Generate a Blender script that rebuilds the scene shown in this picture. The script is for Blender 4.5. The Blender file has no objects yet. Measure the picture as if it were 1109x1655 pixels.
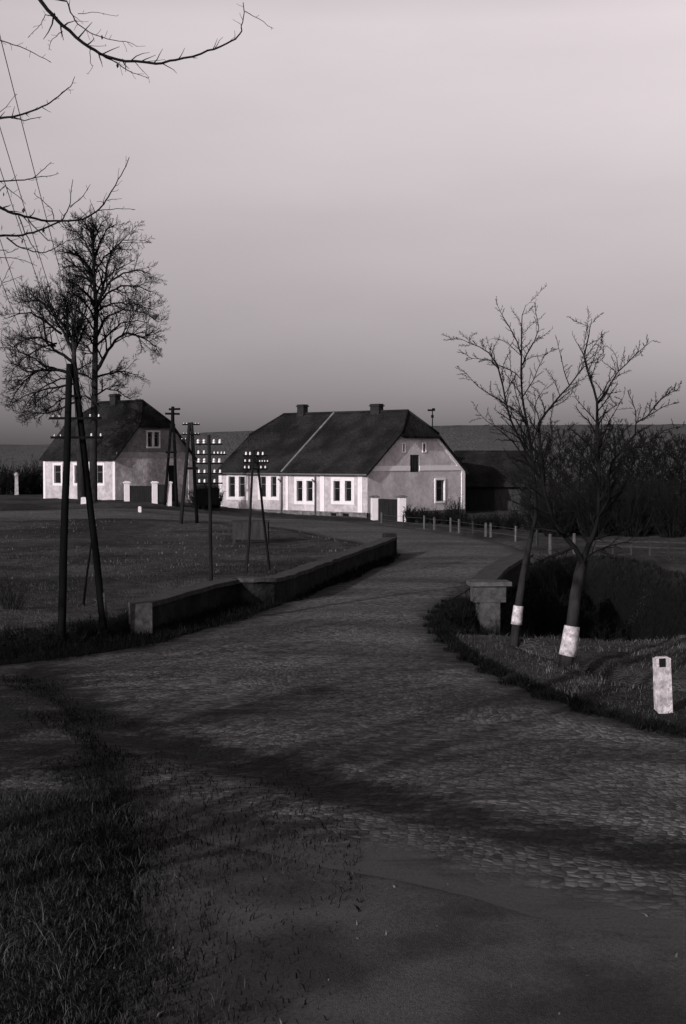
import bpy, math, random
import numpy as np
from mathutils import Vector, Matrix
from mathutils.geometry import delaunay_2d_cdt

# ------------------------------------------------------------------ camera, sky, sun, exposure
S = bpy.context.scene
COL = S.collection
F, CX, CY, HY = 2299.0, 554.5, 827.5, 742.0          # focal length and centre in photo pixels, eye-level row
CAMZ = 4.3
TH = math.atan((CY - HY) / F)
cd = bpy.data.cameras.new('camera'); cam = bpy.data.objects.new('camera', cd); COL.objects.link(cam)
cd.sensor_fit = 'VERTICAL'; cd.sensor_height = 36.0; cd.lens = 36.0 * F / 1655.0
cd.clip_start = 0.1; cd.clip_end = 6000
cam.location = (0, 0, CAMZ); cam.rotation_euler = (math.pi / 2 - TH, 0, 0)
S.camera = cam

SUN_AZ = math.atan2(-0.825, -0.565)                     # the sun stands behind and left of the camera
SUN_EL = math.radians(18)
sdir = Vector((math.cos(SUN_AZ) * math.cos(SUN_EL), math.sin(SUN_AZ) * math.cos(SUN_EL), math.sin(SUN_EL)))
W = bpy.data.worlds.new('World'); S.world = W; W.use_nodes = True
wn, wl = W.node_tree.nodes, W.node_tree.links
wn.clear()
def wnode(t, **k):
    n = wn.new(t)
    for a, b in k.items(): setattr(n, a, b)
    return n
sky = wnode('ShaderNodeTexSky', sky_type='NISHITA', sun_disc=False, sun_elevation=SUN_EL,
            sun_rotation=math.atan2(sdir.x, sdir.y), dust_density=2.0)
bw = wnode('ShaderNodeRGBToBW'); wl.new(sky.outputs[0], bw.inputs[0])
tc = wnode('ShaderNodeTexCoord'); sep = wnode('ShaderNodeSeparateXYZ'); wl.new(tc.outputs['Generated'], sep.inputs[0])
ramp = wnode('ShaderNodeValToRGB'); wl.new(sep.outputs[2], ramp.inputs[0])
cr = ramp.color_ramp                                   # sky shaped by hand: darker at the horizon, dimmed overhead to deepen shadows
cr.elements[0].position = 0.0; cr.elements[0].color = (.29, .29, .29, 1)
cr.elements[1].position = 1.0; cr.elements[1].color = (.14, .14, .14, 1)
for p, v in ((.045, .32), (.105, .39), (.168, .52), (.24, .75), (.29, .93), (.40, .6), (.60, .26)):
    e = cr.elements.new(p); e.color = (v, v, v, 1)
mul = wnode('ShaderNodeMath', operation='MULTIPLY'); wl.new(bw.outputs[0], mul.inputs[0]); wl.new(ramp.outputs[0], mul.inputs[1])
cn = wnode('ShaderNodeTexNoise'); cn.inputs['Scale'].default_value = 2.2; cn.inputs['Detail'].default_value = 6     # thin uneven high cloud
cm = wnode('ShaderNodeMapping'); cm.inputs['Scale'].default_value = (1, 1, 3.5); wl.new(tc.outputs['Generated'], cm.inputs[0]); wl.new(cm.outputs[0], cn.inputs['Vector'])
cq = wnode('ShaderNodeMapRange'); cq.inputs[1].default_value = .3; cq.inputs[2].default_value = .7; cq.inputs[3].default_value = .90; cq.inputs[4].default_value = 1.10; wl.new(cn.outputs[0], cq.inputs[0])
mul2 = wnode('ShaderNodeMath', operation='MULTIPLY'); wl.new(mul.outputs[0], mul2.inputs[0]); wl.new(cq.outputs[0], mul2.inputs[1]); mul = mul2
tint = wnode('ShaderNodeMix', data_type='RGBA', blend_type='MULTIPLY'); tint.inputs[0].default_value = 1
wl.new(mul.outputs[0], tint.inputs[6]); tint.inputs[7].default_value = (1.0, .905, .942, 1)
bg = wnode('ShaderNodeBackground'); bg.inputs[1].default_value = 0.15
wl.new(tint.outputs[2], bg.inputs[0])
wo = wnode('ShaderNodeOutputWorld'); wl.new(bg.outputs[0], wo.inputs[0])

ld = bpy.data.lights.new('sun', 'SUN'); ld.energy = 2.0; ld.angle = math.radians(0.6); ld.color = (1, .975, .97)
sun = bpy.data.objects.new('sun', ld); COL.objects.link(sun)
sun.rotation_euler = sdir.to_track_quat('Z', 'Y').to_euler(); sun.location = (-30, -30, 40)
S.view_settings.view_transform = 'Standard'; S.view_settings.look = 'None'
S.view_settings.exposure = 0.75; S.view_settings.gamma = 1.0
rng = random.Random(7)
nrg = np.random.default_rng(11)

# ------------------------------------------------------------------ helpers
def ray(px, py):
    a, b = (px - CX) / F, (CY - py) / F
    return Vector((a, math.cos(TH) + b * math.sin(TH), -math.sin(TH) + b * math.cos(TH)))
def at(px, py, D):
    r = ray(px, py); return Vector((0, 0, CAMZ)) + r * (D / r.y)
def on_plane(px, py, P0, d):
    """ray meets the vertical plane through P0 along horizontal d -> (distance along d, z)"""
    r = ray(px, py); n = Vector((-d[1], d[0]))
    k = (P0[0] * n.x + P0[1] * n.y) / (r.x * n.x + r.y * n.y)
    p = r * k
    return (p.x - P0[0]) * d[0] + (p.y - P0[1]) * d[1], CAMZ + p.z
def ss(a, b, v):
    t = np.clip((np.asarray(v, float) - a) / (b - a), 0, 1); return t * t * (3 - 2 * t)
def sdist(poly, x, y):
    """signed distance, positive inside"""
    x = np.asarray(x, float); y = np.asarray(y, float)
    d = np.full(x.shape, 1e9); ins = np.zeros(x.shape, bool)
    n = len(poly)
    for i in range(n):
        ax, ay = poly[i]; bx, by = poly[(i + 1) % n]
        ex, ey = bx - ax, by - ay
        t = np.clip(((x - ax) * ex + (y - ay) * ey) / (ex * ex + ey * ey), 0, 1)
        d = np.minimum(d, np.hypot(x - ax - t * ex, y - ay - t * ey))
        c = (ay > y) != (by > y)
        with np.errstate(divide='ignore', invalid='ignore'):
            xi = ax + (y - ay) * ex / (ey if ey else 1e-9)
        ins ^= c & (x < xi)
    return np.where(ins, d, -d)
def ldist(line, x, y):
    d = np.full(np.shape(x), 1e9)
    for (ax, ay), (bx, by) in zip(line, line[1:]):
        ex, ey = bx - ax, by - ay
        t = np.clip(((x - ax) * ex + (y - ay) * ey) / (ex * ex + ey * ey), 0, 1)
        d = np.minimum(d, np.hypot(x - ax - t * ex, y - ay - t * ey))
    return d
def smoothpoly(P, n=4):
    out = []; m = len(P)
    for i in range(m):
        p0, p1, p2, p3 = [np.array(P[(i + k - 1) % m], float) for k in range(4)]
        for j in range(n):
            t = j / n
            out.append(tuple(.5 * ((2 * p1) + (-p0 + p2) * t + (2 * p0 - 5 * p1 + 4 * p2 - p3) * t * t + (-p0 + 3 * p1 - 3 * p2 + p3) * t ** 3)))
    return out

class MB:
    def __init__(s): s.v = []; s.f = []
    def add(s, vs, fs):
        o = len(s.v); s.v += [tuple(v) for v in vs]; s.f += [tuple(i + o for i in f) for f in fs]
    def box(s, c, size, rz=0.0, taper=1.0, M=None):
        sx, sy, sz = size[0] / 2, size[1] / 2, size[2] / 2
        vs = []
        for z, k in ((-sz, 1), (sz, taper)):
            for x, y in ((-sx, -sy), (sx, -sy), (sx, sy), (-sx, sy)):
                vs.append(Vector((x * k, y * k, z)))
        R = M if M is not None else Matrix.Rotation(rz, 3, 'Z')
        s.add([R @ v + Vector(c) for v in vs], [(3, 2, 1, 0), (4, 5, 6, 7), (0, 1, 5, 4), (1, 2, 6, 5), (2, 3, 7, 6), (3, 0, 4, 7)])
    def bar(s, a, b, w, h):
        a, b = Vector(a), Vector(b); d = b - a
        M = d.to_track_quat('X', 'Z').to_matrix()
        s.box((a + b) / 2, (d.length, w, h), M=M)
    def tube(s, pts, rad, sides=6, cap=True):
        pts = [Vector(p) for p in pts]; n = len(pts)
        if not hasattr(rad, '__len__'): rad = [rad] * n
        o = len(s.v); u = None
        for i, p in enumerate(pts):
            t = (pts[min(i + 1, n - 1)] - pts[max(i - 1, 0)])
            if t.length < 1e-9: t = Vector((0, 0, 1))
            t.normalize()
            if u is None:
                u = t.cross(Vector((0.13, 1, 0.2))).normalized() if abs(t.y) < .9 else t.cross(Vector((1, 0, .1))).normalized()
            else:
                u = (u - t * u.dot(t))
                u = u.normalized() if u.length > 1e-6 else t.orthogonal().normalized()
            w = t.cross(u)
            for k in range(sides):
                a = 2 * math.pi * k / sides
                q = p + (u * math.cos(a) + w * math.sin(a)) * rad[i]
                s.v.append((q.x, q.y, q.z))
        for i in range(n - 1):
            for k in range(sides):
                a = o + i * sides + k; b = o + i * sides + (k + 1) % sides
                s.f.append((a, b, b + sides, a + sides))
        if cap:
            s.f.append(tuple(o + k for k in reversed(range(sides))))
            s.f.append(tuple(o + (n - 1) * sides + k for k in range(sides)))
    def lathe(s, c, prof, sides=10):
        c = Vector(c); o = len(s.v)
        for r, z in prof:
            for k in range(sides):
                a = 2 * math.pi * k / sides
                s.v.append((c.x + r * math.cos(a), c.y + r * math.sin(a), c.z + z))
        n = len(prof)
        for i in range(n - 1):
            for k in range(sides):
                a = o + i * sides + k; b = o + i * sides + (k + 1) % sides
                s.f.append((a, b, b + sides, a + sides))
        s.f.append(tuple(o + k for k in reversed(range(sides)))); s.f.append(tuple(o + (n - 1) * sides + k for k in range(sides)))
    def build(s, name, mat, parent=None, loc=None, smooth=False):
        base = Vector((0, 0, 0))
        if parent is not None:
            q = parent
            while q is not None: base += q.location; q = q.parent
        org = Vector(loc) if loc is not None else Vector((0, 0, 0))
        off = base + org
        me = bpy.data.meshes.new(name)
        v = np.array(s.v, float) - np.array(off)
        me.from_pydata(v.tolist(), [], s.f)
        if smooth: me.polygons.foreach_set('use_smooth', [True] * len(me.polygons))
        me.materials.append(mat); me.update()
        o = bpy.data.objects.new(name, me); COL.objects.link(o)
        o.location = org
        if parent is not None: o.parent = parent
        return o
def tag(o, label=None, cat=None, group=None, kind=None):
    for k, v in (('label', label), ('category', cat), ('group', group), ('kind', kind)):
        if v: o[k] = v
    return o
def empty(name, loc, label, cat, group=None):
    o = bpy.data.objects.new(name, None); COL.objects.link(o); o.location = loc
    o.empty_display_size = .3
    return tag(o, label, cat, group)
def share(name, src, parent, loc):
    o = bpy.data.objects.new(name, src.data); COL.objects.link(o); o.parent = parent; o.location = Vector(loc)
    return o

# ------------------------------------------------------------------ materials
def mat(name, base, lo=.75, hi=1.25, scale=3.0, rough=.85, bump=0.0, bscale=None, tex='noise', spec=.08, detail=6, stretch=None, bdist=.02, second=None):
    m = bpy.data.materials.new(name); m.use_nodes = True
    n, l = m.node_tree.nodes, m.node_tree.links
    p = n['Principled BSDF']; p.inputs['Roughness'].default_value = rough
    p.inputs['Specular IOR Level'].default_value = spec
    t = n.new('ShaderNodeTexCoord'); mp = n.new('ShaderNodeMapping'); l.new(t.outputs['Object'], mp.inputs[0])
    if stretch: mp.inputs['Scale'].default_value = stretch
    a = n.new('ShaderNodeTexNoise'); a.inputs['Scale'].default_value = scale; a.inputs['Detail'].default_value = detail
    a.inputs['Roughness'].default_value = .62
    l.new(mp.outputs[0], a.inputs['Vector'])
    r = n.new('ShaderNodeMapRange'); r.inputs[1].default_value = .3; r.inputs[2].default_value = .7
    r.inputs[3].default_value = lo; r.inputs[4].default_value = hi
    l.new(a.outputs[0], r.inputs[0]); val = r.outputs[0]
    if second:                                     # larger patches (dirt, damp, worn paint)
        b = n.new('ShaderNodeTexNoise'); b.inputs['Scale'].default_value = second[0]; b.inputs['Detail'].default_value = 4
        l.new(mp.outputs[0], b.inputs['Vector'])
        r2 = n.new('ShaderNodeMapRange'); r2.inputs[1].default_value = .38; r2.inputs[2].default_value = .62
        r2.inputs[3].default_value = second[1]; r2.inputs[4].default_value = second[2]
        l.new(b.outputs[0], r2.inputs[0])
        mm = n.new('ShaderNodeMath'); mm.operation = 'MULTIPLY'; l.new(val, mm.inputs[0]); l.new(r2.outputs[0], mm.inputs[1]); val = mm.outputs[0]
    vm = n.new('ShaderNodeVectorMath'); vm.operation = 'SCALE'; vm.inputs[0].default_value = base
    l.new(val, vm.inputs['Scale']); l.new(vm.outputs[0], p.inputs['Base Color'])
    if bump:
        c = n.new('ShaderNodeTexNoise'); c.inputs['Scale'].default_value = bscale or scale * 4; c.inputs['Detail'].default_value = 5
        l.new(mp.outputs[0], c.inputs['Vector'])
        bp = n.new('ShaderNodeBump'); bp.inputs['Strength'].default_value = bump; bp.inputs['Distance'].default_value = bdist
        l.new(c.outputs[0], bp.inputs['Height']); l.new(bp.outputs[0], p.inputs['Normal'])
    return m
def g(v, warm=0.0): return (v * (1 + warm), v, v * (1 + warm * .6))

M_meadow = mat('meadow_grass', g(.040, .02), .5, 1.5, 2.2, .95, 1.0, 14, second=(.16, .6, 1.5), spec=.05, bdist=.12)
M_blade = mat('grass_blades', g(.038, .02), .4, 1.6, 5, .8, spec=.1)
M_dry = mat('dry_grass', g(.10, .03), .5, 1.5, 4, .8, spec=.1)
M_scrub = mat('scrub_shade', g(.014, .02), .5, 1.4, 3, .95, spec=.05)
M_path = mat('packed_dirt', g(.058, .03), .62, 1.35, 30, .95, .8, 70, second=(.7, .62, 1.3), spec=.05, bdist=.02, detail=9)
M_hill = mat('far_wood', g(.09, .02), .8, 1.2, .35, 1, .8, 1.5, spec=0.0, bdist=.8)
M_bark = mat('bark', g(.018, .03), .5, 1.6, 6, .95, .8, 25, stretch=(1, 1, .35), spec=.03)
M_twig = mat('twig_bark', g(.010, .03), .7, 1.4, 5, 1, spec=.0)
M_fresh = mat('fresh_trim', (.95, .9, .92), .92, 1.05, 3)
M_lime = mat('limewash', (.60, .55, .57), .45, 1.15, 16, .9, .8, 40, second=(6, .62, 1.1))
M_pole = mat('tarred_wood', g(.006), .5, 1.6, 4, 1.0, spec=.0, bump=.4, bscale=20, stretch=(1, 1, .12))
M_wood = mat('weathered_wood', g(.028, .02), .6, 1.4, 6, .85, .5, 20, stretch=(1, 1, .2))
M_pale = mat('pale_wood', (.095, .09, .09), .5, 1.2, 9, .85, .4, 20)
M_porc = mat('porcelain', (.66, .63, .64), .95, 1.05, 5, .25, spec=.6)
M_wire = mat('wire', g(.06), .9, 1.1, 5, .5)
M_wall = mat('pale_plaster', (.41, .375, .39), .74, 1.16, 3.5, .9, .6, 12, second=(.9, .8, 1.1), bdist=.03)
M_trim = mat('white_trim', (.62, .575, .59), .9, 1.05, 3, .85, .3, 12)
M_gable = mat('rough_plaster', (.66, .61, .63), .8, 1.14, 3.2, .95, .7, 9, second=(.6, .85, 1.1), bdist=.04)
M_gable2 = mat('grey_roughcast', (.52, .48, .495), .6, 1.3, 3.0, .95, .8, 8, second=(.5, .7, 1.2), bdist=.05)
M_gable3 = mat('dark_roughcast', (.19, .18, .185), .7, 1.2, 3.0, .95, .8, 8, second=(.5, .8, 1.2), bdist=.05)
M_plinth = mat('plinth_stone', (.10, .095, .097), .4, 1.6, 3.5, .95, 1, 6, bdist=.05)
M_roof = mat('roof_tile', g(.014, .03), .5, 1.6, 6, .9, 0, second=(.5, .6, 1.4), spec=.06)
M_chim = mat('chimney_brick', g(.02, .03), .6, 1.4, 6, .9, .5, 20)
M_stone = mat('parapet_stone', g(.017, .02), .45, 1.5, 3.5, .95, 1, 9, second=(.8, .7, 1.3), bdist=.05)
M_cope = mat('coping_stone', g(.05, .03), .6, 1.4, 4, .95, .8, 14, bdist=.03)
M_glass = mat('window_glass', g(.008), .8, 1.2, 3, .18, spec=.5)
M_sash = mat('window_sash', g(.12), .9, 1.1, 3, .6)
M_pipe = mat('zinc_pipe', g(.10), .8, 1.2, 3, .6)
M_darkwall = mat('dark_boards', g(.012, .02), .6, 1.4, 5, .9, .5, 12, stretch=(1, 1, .15))
M_slot = mat('plate_black', g(.01), .9, 1.1, 3, .6)
M_leaf = mat('dead_leaf', g(.02), .7, 1.3, 6, .9)

def tile_rows(m, pitch):
    n, l = m.node_tree.nodes, m.node_tree.links
    t = n.new('ShaderNodeTexCoord'); s = n.new('ShaderNodeSeparateXYZ'); l.new(t.outputs['Object'], s.inputs[0])
    a = n.new('ShaderNodeMath'); a.operation = 'MULTIPLY'; a.inputs[1].default_value = 1 / pitch; l.new(s.outputs[2], a.inputs[0])
    f = n.new('ShaderNodeMath'); f.operation = 'FRACT'; l.new(a.outputs[0], f.inputs[0])
    v = n.new('ShaderNodeTexVoronoi'); v.inputs['Scale'].default_value = 4.2; l.new(t.outputs['Object'], v.inputs['Vector'])
    ad = n.new('ShaderNodeMath'); ad.operation = 'ADD'; l.new(f.outputs[0], ad.inputs[0]); l.new(v.outputs['Distance'], ad.inputs[1])
    b = n.new('ShaderNodeBump'); b.inputs['Strength'].default_value = .8; b.inputs['Distance'].default_value = .05
    l.new(ad.outputs[0], b.inputs['Height']); l.new(b.outputs[0], n['Principled BSDF'].inputs['Normal'])
tile_rows(M_roof, .22)

def cobble_mat():
    m = bpy.data.materials.new('cobblestone'); m.use_nodes = True
    n, l = m.node_tree.nodes, m.node_tree.links
    p = n['Principled BSDF']; p.inputs['Roughness'].default_value = .8; p.inputs['Specular IOR Level'].default_value = .12
    t = n.new('ShaderNodeTexCoord')
    d = n.new('ShaderNodeTexNoise'); d.inputs['Scale'].default_value = .22; d.inputs['Detail'].default_value = 1
    l.new(t.outputs['Object'], d.inputs['Vector'])
    ad = n.new('ShaderNodeVectorMath'); ad.operation = 'MULTIPLY_ADD'; ad.inputs[1].default_value = (2.2, 2.2, 0)
    l.new(d.outputs['Color'], ad.inputs[0]); l.new(t.outputs['Object'], ad.inputs[2])
    mp = n.new('ShaderNodeMapping'); mp.inputs['Scale'].default_value = (9.6, 12.0, 0.0); mp.inputs['Rotation'].default_value = (0, 0, .12)
    l.new(ad.outputs[0], mp.inputs[0])
    v = n.new('ShaderNodeTexVoronoi'); v.feature = 'F1'; v.inputs['Scale'].default_value = 1; v.inputs['Randomness'].default_value = .6
    e = n.new('ShaderNodeTexVoronoi'); e.feature = 'DISTANCE_TO_EDGE'; e.inputs['Scale'].default_value = 1; e.inputs['Randomness'].default_value = .6
    l.new(mp.outputs[0], v.inputs['Vector']); l.new(mp.outputs[0], e.inputs['Vector'])
    s = n.new('ShaderNodeSeparateColor'); l.new(v.outputs['Color'], s.inputs[0])
    r1 = n.new('ShaderNodeMapRange'); r1.inputs[3].default_value = .4; r1.inputs[4].default_value = 1.7; l.new(s.outputs[0], r1.inputs[0])
    r2 = n.new('ShaderNodeMapRange'); r2.inputs[1].default_value = .02; r2.inputs[2].default_value = .16; r2.inputs[3].default_value = .62; r2.inputs[4].default_value = 1
    l.new(e.outputs['Distance'], r2.inputs[0])
    b = n.new('ShaderNodeTexNoise'); b.inputs['Scale'].default_value = .22; b.inputs['Detail'].default_value = 5
    st = n.new('ShaderNodeMapping'); st.inputs['Scale'].default_value = (.55, 1.9, 1); st.inputs['Rotation'].default_value = (0, 0, .5)
    l.new(t.outputs['Object'], st.inputs[0]); l.new(st.outputs[0], b.inputs['Vector'])
    r3 = n.new('ShaderNodeMapRange'); r3.inputs[1].default_value = .36; r3.inputs[2].default_value = .64; r3.inputs[3].default_value = .6; r3.inputs[4].default_value = 1.35
    l.new(b.outputs[0], r3.inputs[0])
    m1 = n.new('ShaderNodeMath'); m1.operation = 'MULTIPLY'; l.new(r1.outputs[0], m1.inputs[0]); l.new(r2.outputs[0], m1.inputs[1])
    m2 = n.new('ShaderNodeMath'); m2.operation = 'MULTIPLY'; l.new(m1.outputs[0], m2.inputs[0]); l.new(r3.outputs[0], m2.inputs[1])
    da = n.new('ShaderNodeAttribute'); da.attribute_name = 'dark_bands'           # setts darkened in bands along the road, broken up by noise
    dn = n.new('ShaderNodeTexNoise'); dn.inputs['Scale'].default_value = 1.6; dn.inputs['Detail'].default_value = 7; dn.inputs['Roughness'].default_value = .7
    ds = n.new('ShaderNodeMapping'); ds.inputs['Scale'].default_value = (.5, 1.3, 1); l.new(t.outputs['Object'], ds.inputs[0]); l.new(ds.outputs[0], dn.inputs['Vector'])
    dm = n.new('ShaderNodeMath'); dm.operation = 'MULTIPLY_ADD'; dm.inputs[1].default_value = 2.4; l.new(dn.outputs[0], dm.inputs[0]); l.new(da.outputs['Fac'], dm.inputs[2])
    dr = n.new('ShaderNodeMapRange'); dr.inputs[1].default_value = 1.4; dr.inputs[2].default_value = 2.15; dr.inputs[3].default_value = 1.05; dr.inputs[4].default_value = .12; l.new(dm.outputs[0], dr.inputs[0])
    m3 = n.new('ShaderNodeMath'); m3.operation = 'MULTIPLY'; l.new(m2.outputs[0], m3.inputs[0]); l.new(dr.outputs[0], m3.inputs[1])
    vm = n.new('ShaderNodeVectorMath'); vm.operation = 'SCALE'; vm.inputs[0].default_value = g(.078, .03)
    l.new(m3.outputs[0], vm.inputs['Scale']); l.new(vm.outputs[0], p.inputs['Base Color'])
    # grit and soil washed over the setts hide the joints where it lies thick
    ga = n.new('ShaderNodeAttribute'); ga.attribute_name = 'grit'
    gn = n.new('ShaderNodeTexNoise'); gn.inputs['Scale'].default_value = .9; gn.inputs['Detail'].default_value = 8; gn.inputs['Roughness'].default_value = .68; l.new(t.outputs['Object'], gn.inputs['Vector'])
    gs = n.new('ShaderNodeMath'); gs.operation = 'MULTIPLY_ADD'; gs.inputs[1].default_value = 1.6; l.new(gn.outputs[0], gs.inputs[0]); l.new(ga.outputs['Fac'], gs.inputs[2])
    gr = n.new('ShaderNodeMapRange'); gr.inputs[1].default_value = 1.0; gr.inputs[2].default_value = 1.6; l.new(gs.outputs[0], gr.inputs[0])
    gf = n.new('ShaderNodeTexNoise'); gf.inputs['Scale'].default_value = 45; gf.inputs['Detail'].default_value = 4; l.new(t.outputs['Object'], gf.inputs['Vector'])
    gc = n.new('ShaderNodeMapRange'); gc.inputs[1].default_value = .3; gc.inputs[2].default_value = .7; gc.inputs[3].default_value = .65; gc.inputs[4].default_value = 1.3; l.new(gf.outputs[0], gc.inputs[0])
    gv = n.new('ShaderNodeVectorMath'); gv.operation = 'SCALE'; gv.inputs[0].default_value = g(.054, .03); l.new(gc.outputs[0], gv.inputs['Scale'])
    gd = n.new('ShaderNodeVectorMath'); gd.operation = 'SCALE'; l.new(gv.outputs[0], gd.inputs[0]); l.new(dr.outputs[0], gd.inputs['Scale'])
    gm_ = n.new('ShaderNodeMix'); gm_.data_type = 'RGBA'; l.new(gr.outputs[0], gm_.inputs[0]); l.new(vm.outputs[0], gm_.inputs[6]); l.new(gd.outputs[0], gm_.inputs[7]); l.new(gm_.outputs[2], p.inputs['Base Color'])
    hr = n.new('ShaderNodeMapRange'); hr.inputs[2].default_value = .35; l.new(e.outputs['Distance'], hr.inputs[0])
    hs = n.new('ShaderNodeMath'); hs.operation = 'ADD'; l.new(hr.outputs[0], hs.inputs[0])
    hv = n.new('ShaderNodeMath'); hv.operation = 'MULTIPLY'; hv.inputs[1].default_value = .6; l.new(s.outputs[1], hv.inputs[0]); l.new(hv.outputs[0], hs.inputs[1])
    bp = n.new('ShaderNodeBump'); bp.inputs['Distance'].default_value = .02
    bs = n.new('ShaderNodeMapRange'); bs.inputs[3].default_value = .8; bs.inputs[4].default_value = .12; l.new(gr.outputs[0], bs.inputs[0]); l.new(bs.outputs[0], bp.inputs['Strength'])
    l.new(hs.outputs[0], bp.inputs['Height']); l.new(bp.outputs[0], p.inputs['Normal'])
    return m
M_cobble = cobble_mat()

def soil_shade(m):  # mixes dark soil and painted shade into the ground colour
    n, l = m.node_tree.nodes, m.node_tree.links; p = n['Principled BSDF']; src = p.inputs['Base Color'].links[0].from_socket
    a = n.new('ShaderNodeAttribute'); a.attribute_name = 'scrub_shade'; mx = n.new('ShaderNodeMix'); mx.data_type = 'RGBA'
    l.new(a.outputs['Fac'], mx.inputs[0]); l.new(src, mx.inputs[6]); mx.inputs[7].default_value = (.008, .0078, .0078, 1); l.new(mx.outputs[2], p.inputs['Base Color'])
soil_shade(M_meadow)
M_ivy_and_shade = mat('dark_weeds_and_shade', g(.008, .02), .4, 1.5, 3, 1, spec=.0)
# ------------------------------------------------------------------ the land
ROAD = smoothpoly([(-60, 80), (-45, 84), (-25, 89), (-14, 93), (-7, 93.5), (-3, 86), (-1, 78), (1.6, 70), (2.6, 64), (1.5, 57), (0.3, 51),
        (-1.0, 45.5), (-2.3, 40), (-3.6, 35.5), (-5.0, 32.0), (-7.6, 29.2), (-14, 26), (-40, 20),
        (-40, 15.5), (-14, 18.6), (-7, 18.4), (-4.3, 18.0), (-2.8, 17.6), (-1.45, 15.8), (.53, 14.4), (2.97, 12.35), (6, 10.2), (18, 3),
        (30, 8), (14, 18), (8.2, 19.6), (5.5, 21.7), (3.85, 24.8), (2.6, 30.8), (2.3, 36.6), (2.75, 40.5),
        (3.7, 45), (5.2, 51), (7.0, 57), (8.2, 63), (8.4, 70), (7.0, 79), (4.2, 90), (.2, 99.5), (-4, 103.5), (-9, 104.6), (-14, 102.5), (-25, 98), (-45, 93), (-60, 90)], 3)
GULLY = smoothpoly([(2.95, 35.3), (4.2, 34.2), (8, 33.6), (14, 34), (22, 37), (40, 40), (40, 50), (22, 47), (14.5, 45.5), (12.6, 50), (12.4, 56),
         (11.2, 62), (8.9, 60.5), (6.9, 54), (5.0, 46), (3.9, 42.5), (2.95, 39.5), (2.6, 37.2)], 2)
MEADOW = [(-7.6, 30.9), (-6.45, 32.4), (-5.4, 34.0), (-5.1, 34.7), (-3.6, 41.6), (-2.4, 43), (-1.8, 46), (1.5, 63), (0.4, 70), (-2, 77), (-4, 86),
          (-8, 92), (-14, 91), (-30, 85), (-70, 75), (-70, 16), (-40, 22), (-15, 28)]
DITCH = [(4.2, 33.0), (4.85, 29.9), (5.5, 26.8), (7.5, 25.6), (12, 25)]
BANK = [(7.0, 33.6), (6.2, 29.5), (6.6, 26.8), (9, 25.8), (20, 26), (20, 33), (12, 33.7)]
def undul(x, y):
    return .05 * np.sin(x * .53 + y * .21) + .04 * np.sin(x * .31 - y * .47 + 1) + .025 * np.sin(x * 1.7 + y * 1.3)
def T0(x, y):
    x = np.asarray(x, float); y = np.asarray(y, float)
    z = 1.0 * ss(78, 110, y) * ss(5, 17, -x) - .12 * ss(70, 100, y) * ss(-8, 4, x)
    z = z + .3 * ss(125, 200, y)
    return z
def T(x, y):
    x = np.asarray(x, float); y = np.asarray(y, float)
    z = T0(x, y)
    dr = sdist(ROAD, x, y)
    dp = sdist(PATH, x, y)
    off = (1 - ss(-1.5, .1, dr)) * (1 - ss(-1.2, .1, dp))
    z = z + off * undul(x, y) * .8 + .05 * (1 - ss(-.35, .0, dr)) * (1 - ss(-.9, 0, dp))
    z = z + .36 * ss(0, .75, sdist(MEADOW, x, y)) * (1 - .5 * ss(45, 75, y))
    z = z - 2.7 * ss(-.1, 2.0, sdist(GULLY, x, y))
    z = z - .30 * (1 - ss(.05, .55, ldist(DITCH, x, y)))
    z = z + .55 * ss(0, 2.4, sdist(BANK, x, y))
    z = z - .16 * ss(-.08, .25, dr)
    z = z - .08 * ss(-.4, .4, dp)
    return z
PATH = [(-2.8, 17.9), (-2.45, 16.3), (-2.2, 15.1), (-2.1, 13.9), (-1.9, 12.9), (-1.82, 11.9), (-1.7, 11.0), (-1.6, 9.8), (-1.4, 8), (-1.4, 4), (-1.4, -6), (14, -6), (17.9, 3.6), (6.2, 10.6), (3.1, 12.75), (.7, 14.8), (-1.3, 16.2)]
def Tz(x, y): return float(T(np.array([x]), np.array([y]))[0])
def G(px, py):
    r = ray(px, py); d = 8.0; last = d
    while d < 400:
        k = d / r.y; z = CAMZ + r.z * k
        if z < Tz(r.x * k, d): break
        last = d; d += max(.15, d * .006)
    lo, hi = last, d
    for _ in range(12):
        m = (lo + hi) / 2; k = m / r.y
        if CAMZ + r.z * k < Tz(r.x * k, m): hi = m
        else: lo = m
    k = hi / r.y
    return Vector((r.x * k, hi, Tz(r.x * k, hi)))

def axis(segs):
    out = [segs[0][0]]
    for a, b, st in segs:
        n = max(1, round((b - a) / st)); out += [a + (b - a) * (i + 1) / n for i in range(n)]
    return np.array(out)
xs = axis([(-2500, -500, 500), (-500, -100, 50), (-100, -40, 5), (-40, -14, .9), (-14, 15, .28), (15, 45, .9), (45, 100, 5), (100, 500, 50), (500, 2500, 500)])
ys = axis([(-60, 5, 5), (5, 66, .28), (66, 120, .8), (120, 200, 4), (200, 500, 30), (500, 3000, 500)])
X, Y = np.meshgrid(xs, ys)
Z = T(X.ravel(), Y.ravel()).reshape(X.shape)
rough = nrg.normal(0, 1, X.shape) * .018 * np.where(sdist(ROAD, X, Y) > -.1, 0, 1) * np.where(sdist(PATH, X, Y) > -.1, 0, 1)
Z = Z + rough * (1 + 3 * (sdist(GULLY, X, Y) > 0))
ny, nx = X.shape
vv = np.stack([X.ravel(), Y.ravel(), Z.ravel()], 1)
idx = np.arange(nx * ny).reshape(ny, nx)
ff = np.stack([idx[:-1, :-1], idx[:-1, 1:], idx[1:, 1:], idx[1:, :-1]], -1).reshape(-1, 4)
gm = bpy.data.meshes.new('ground'); gm.from_pydata(vv.tolist(), [], ff.tolist())
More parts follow.
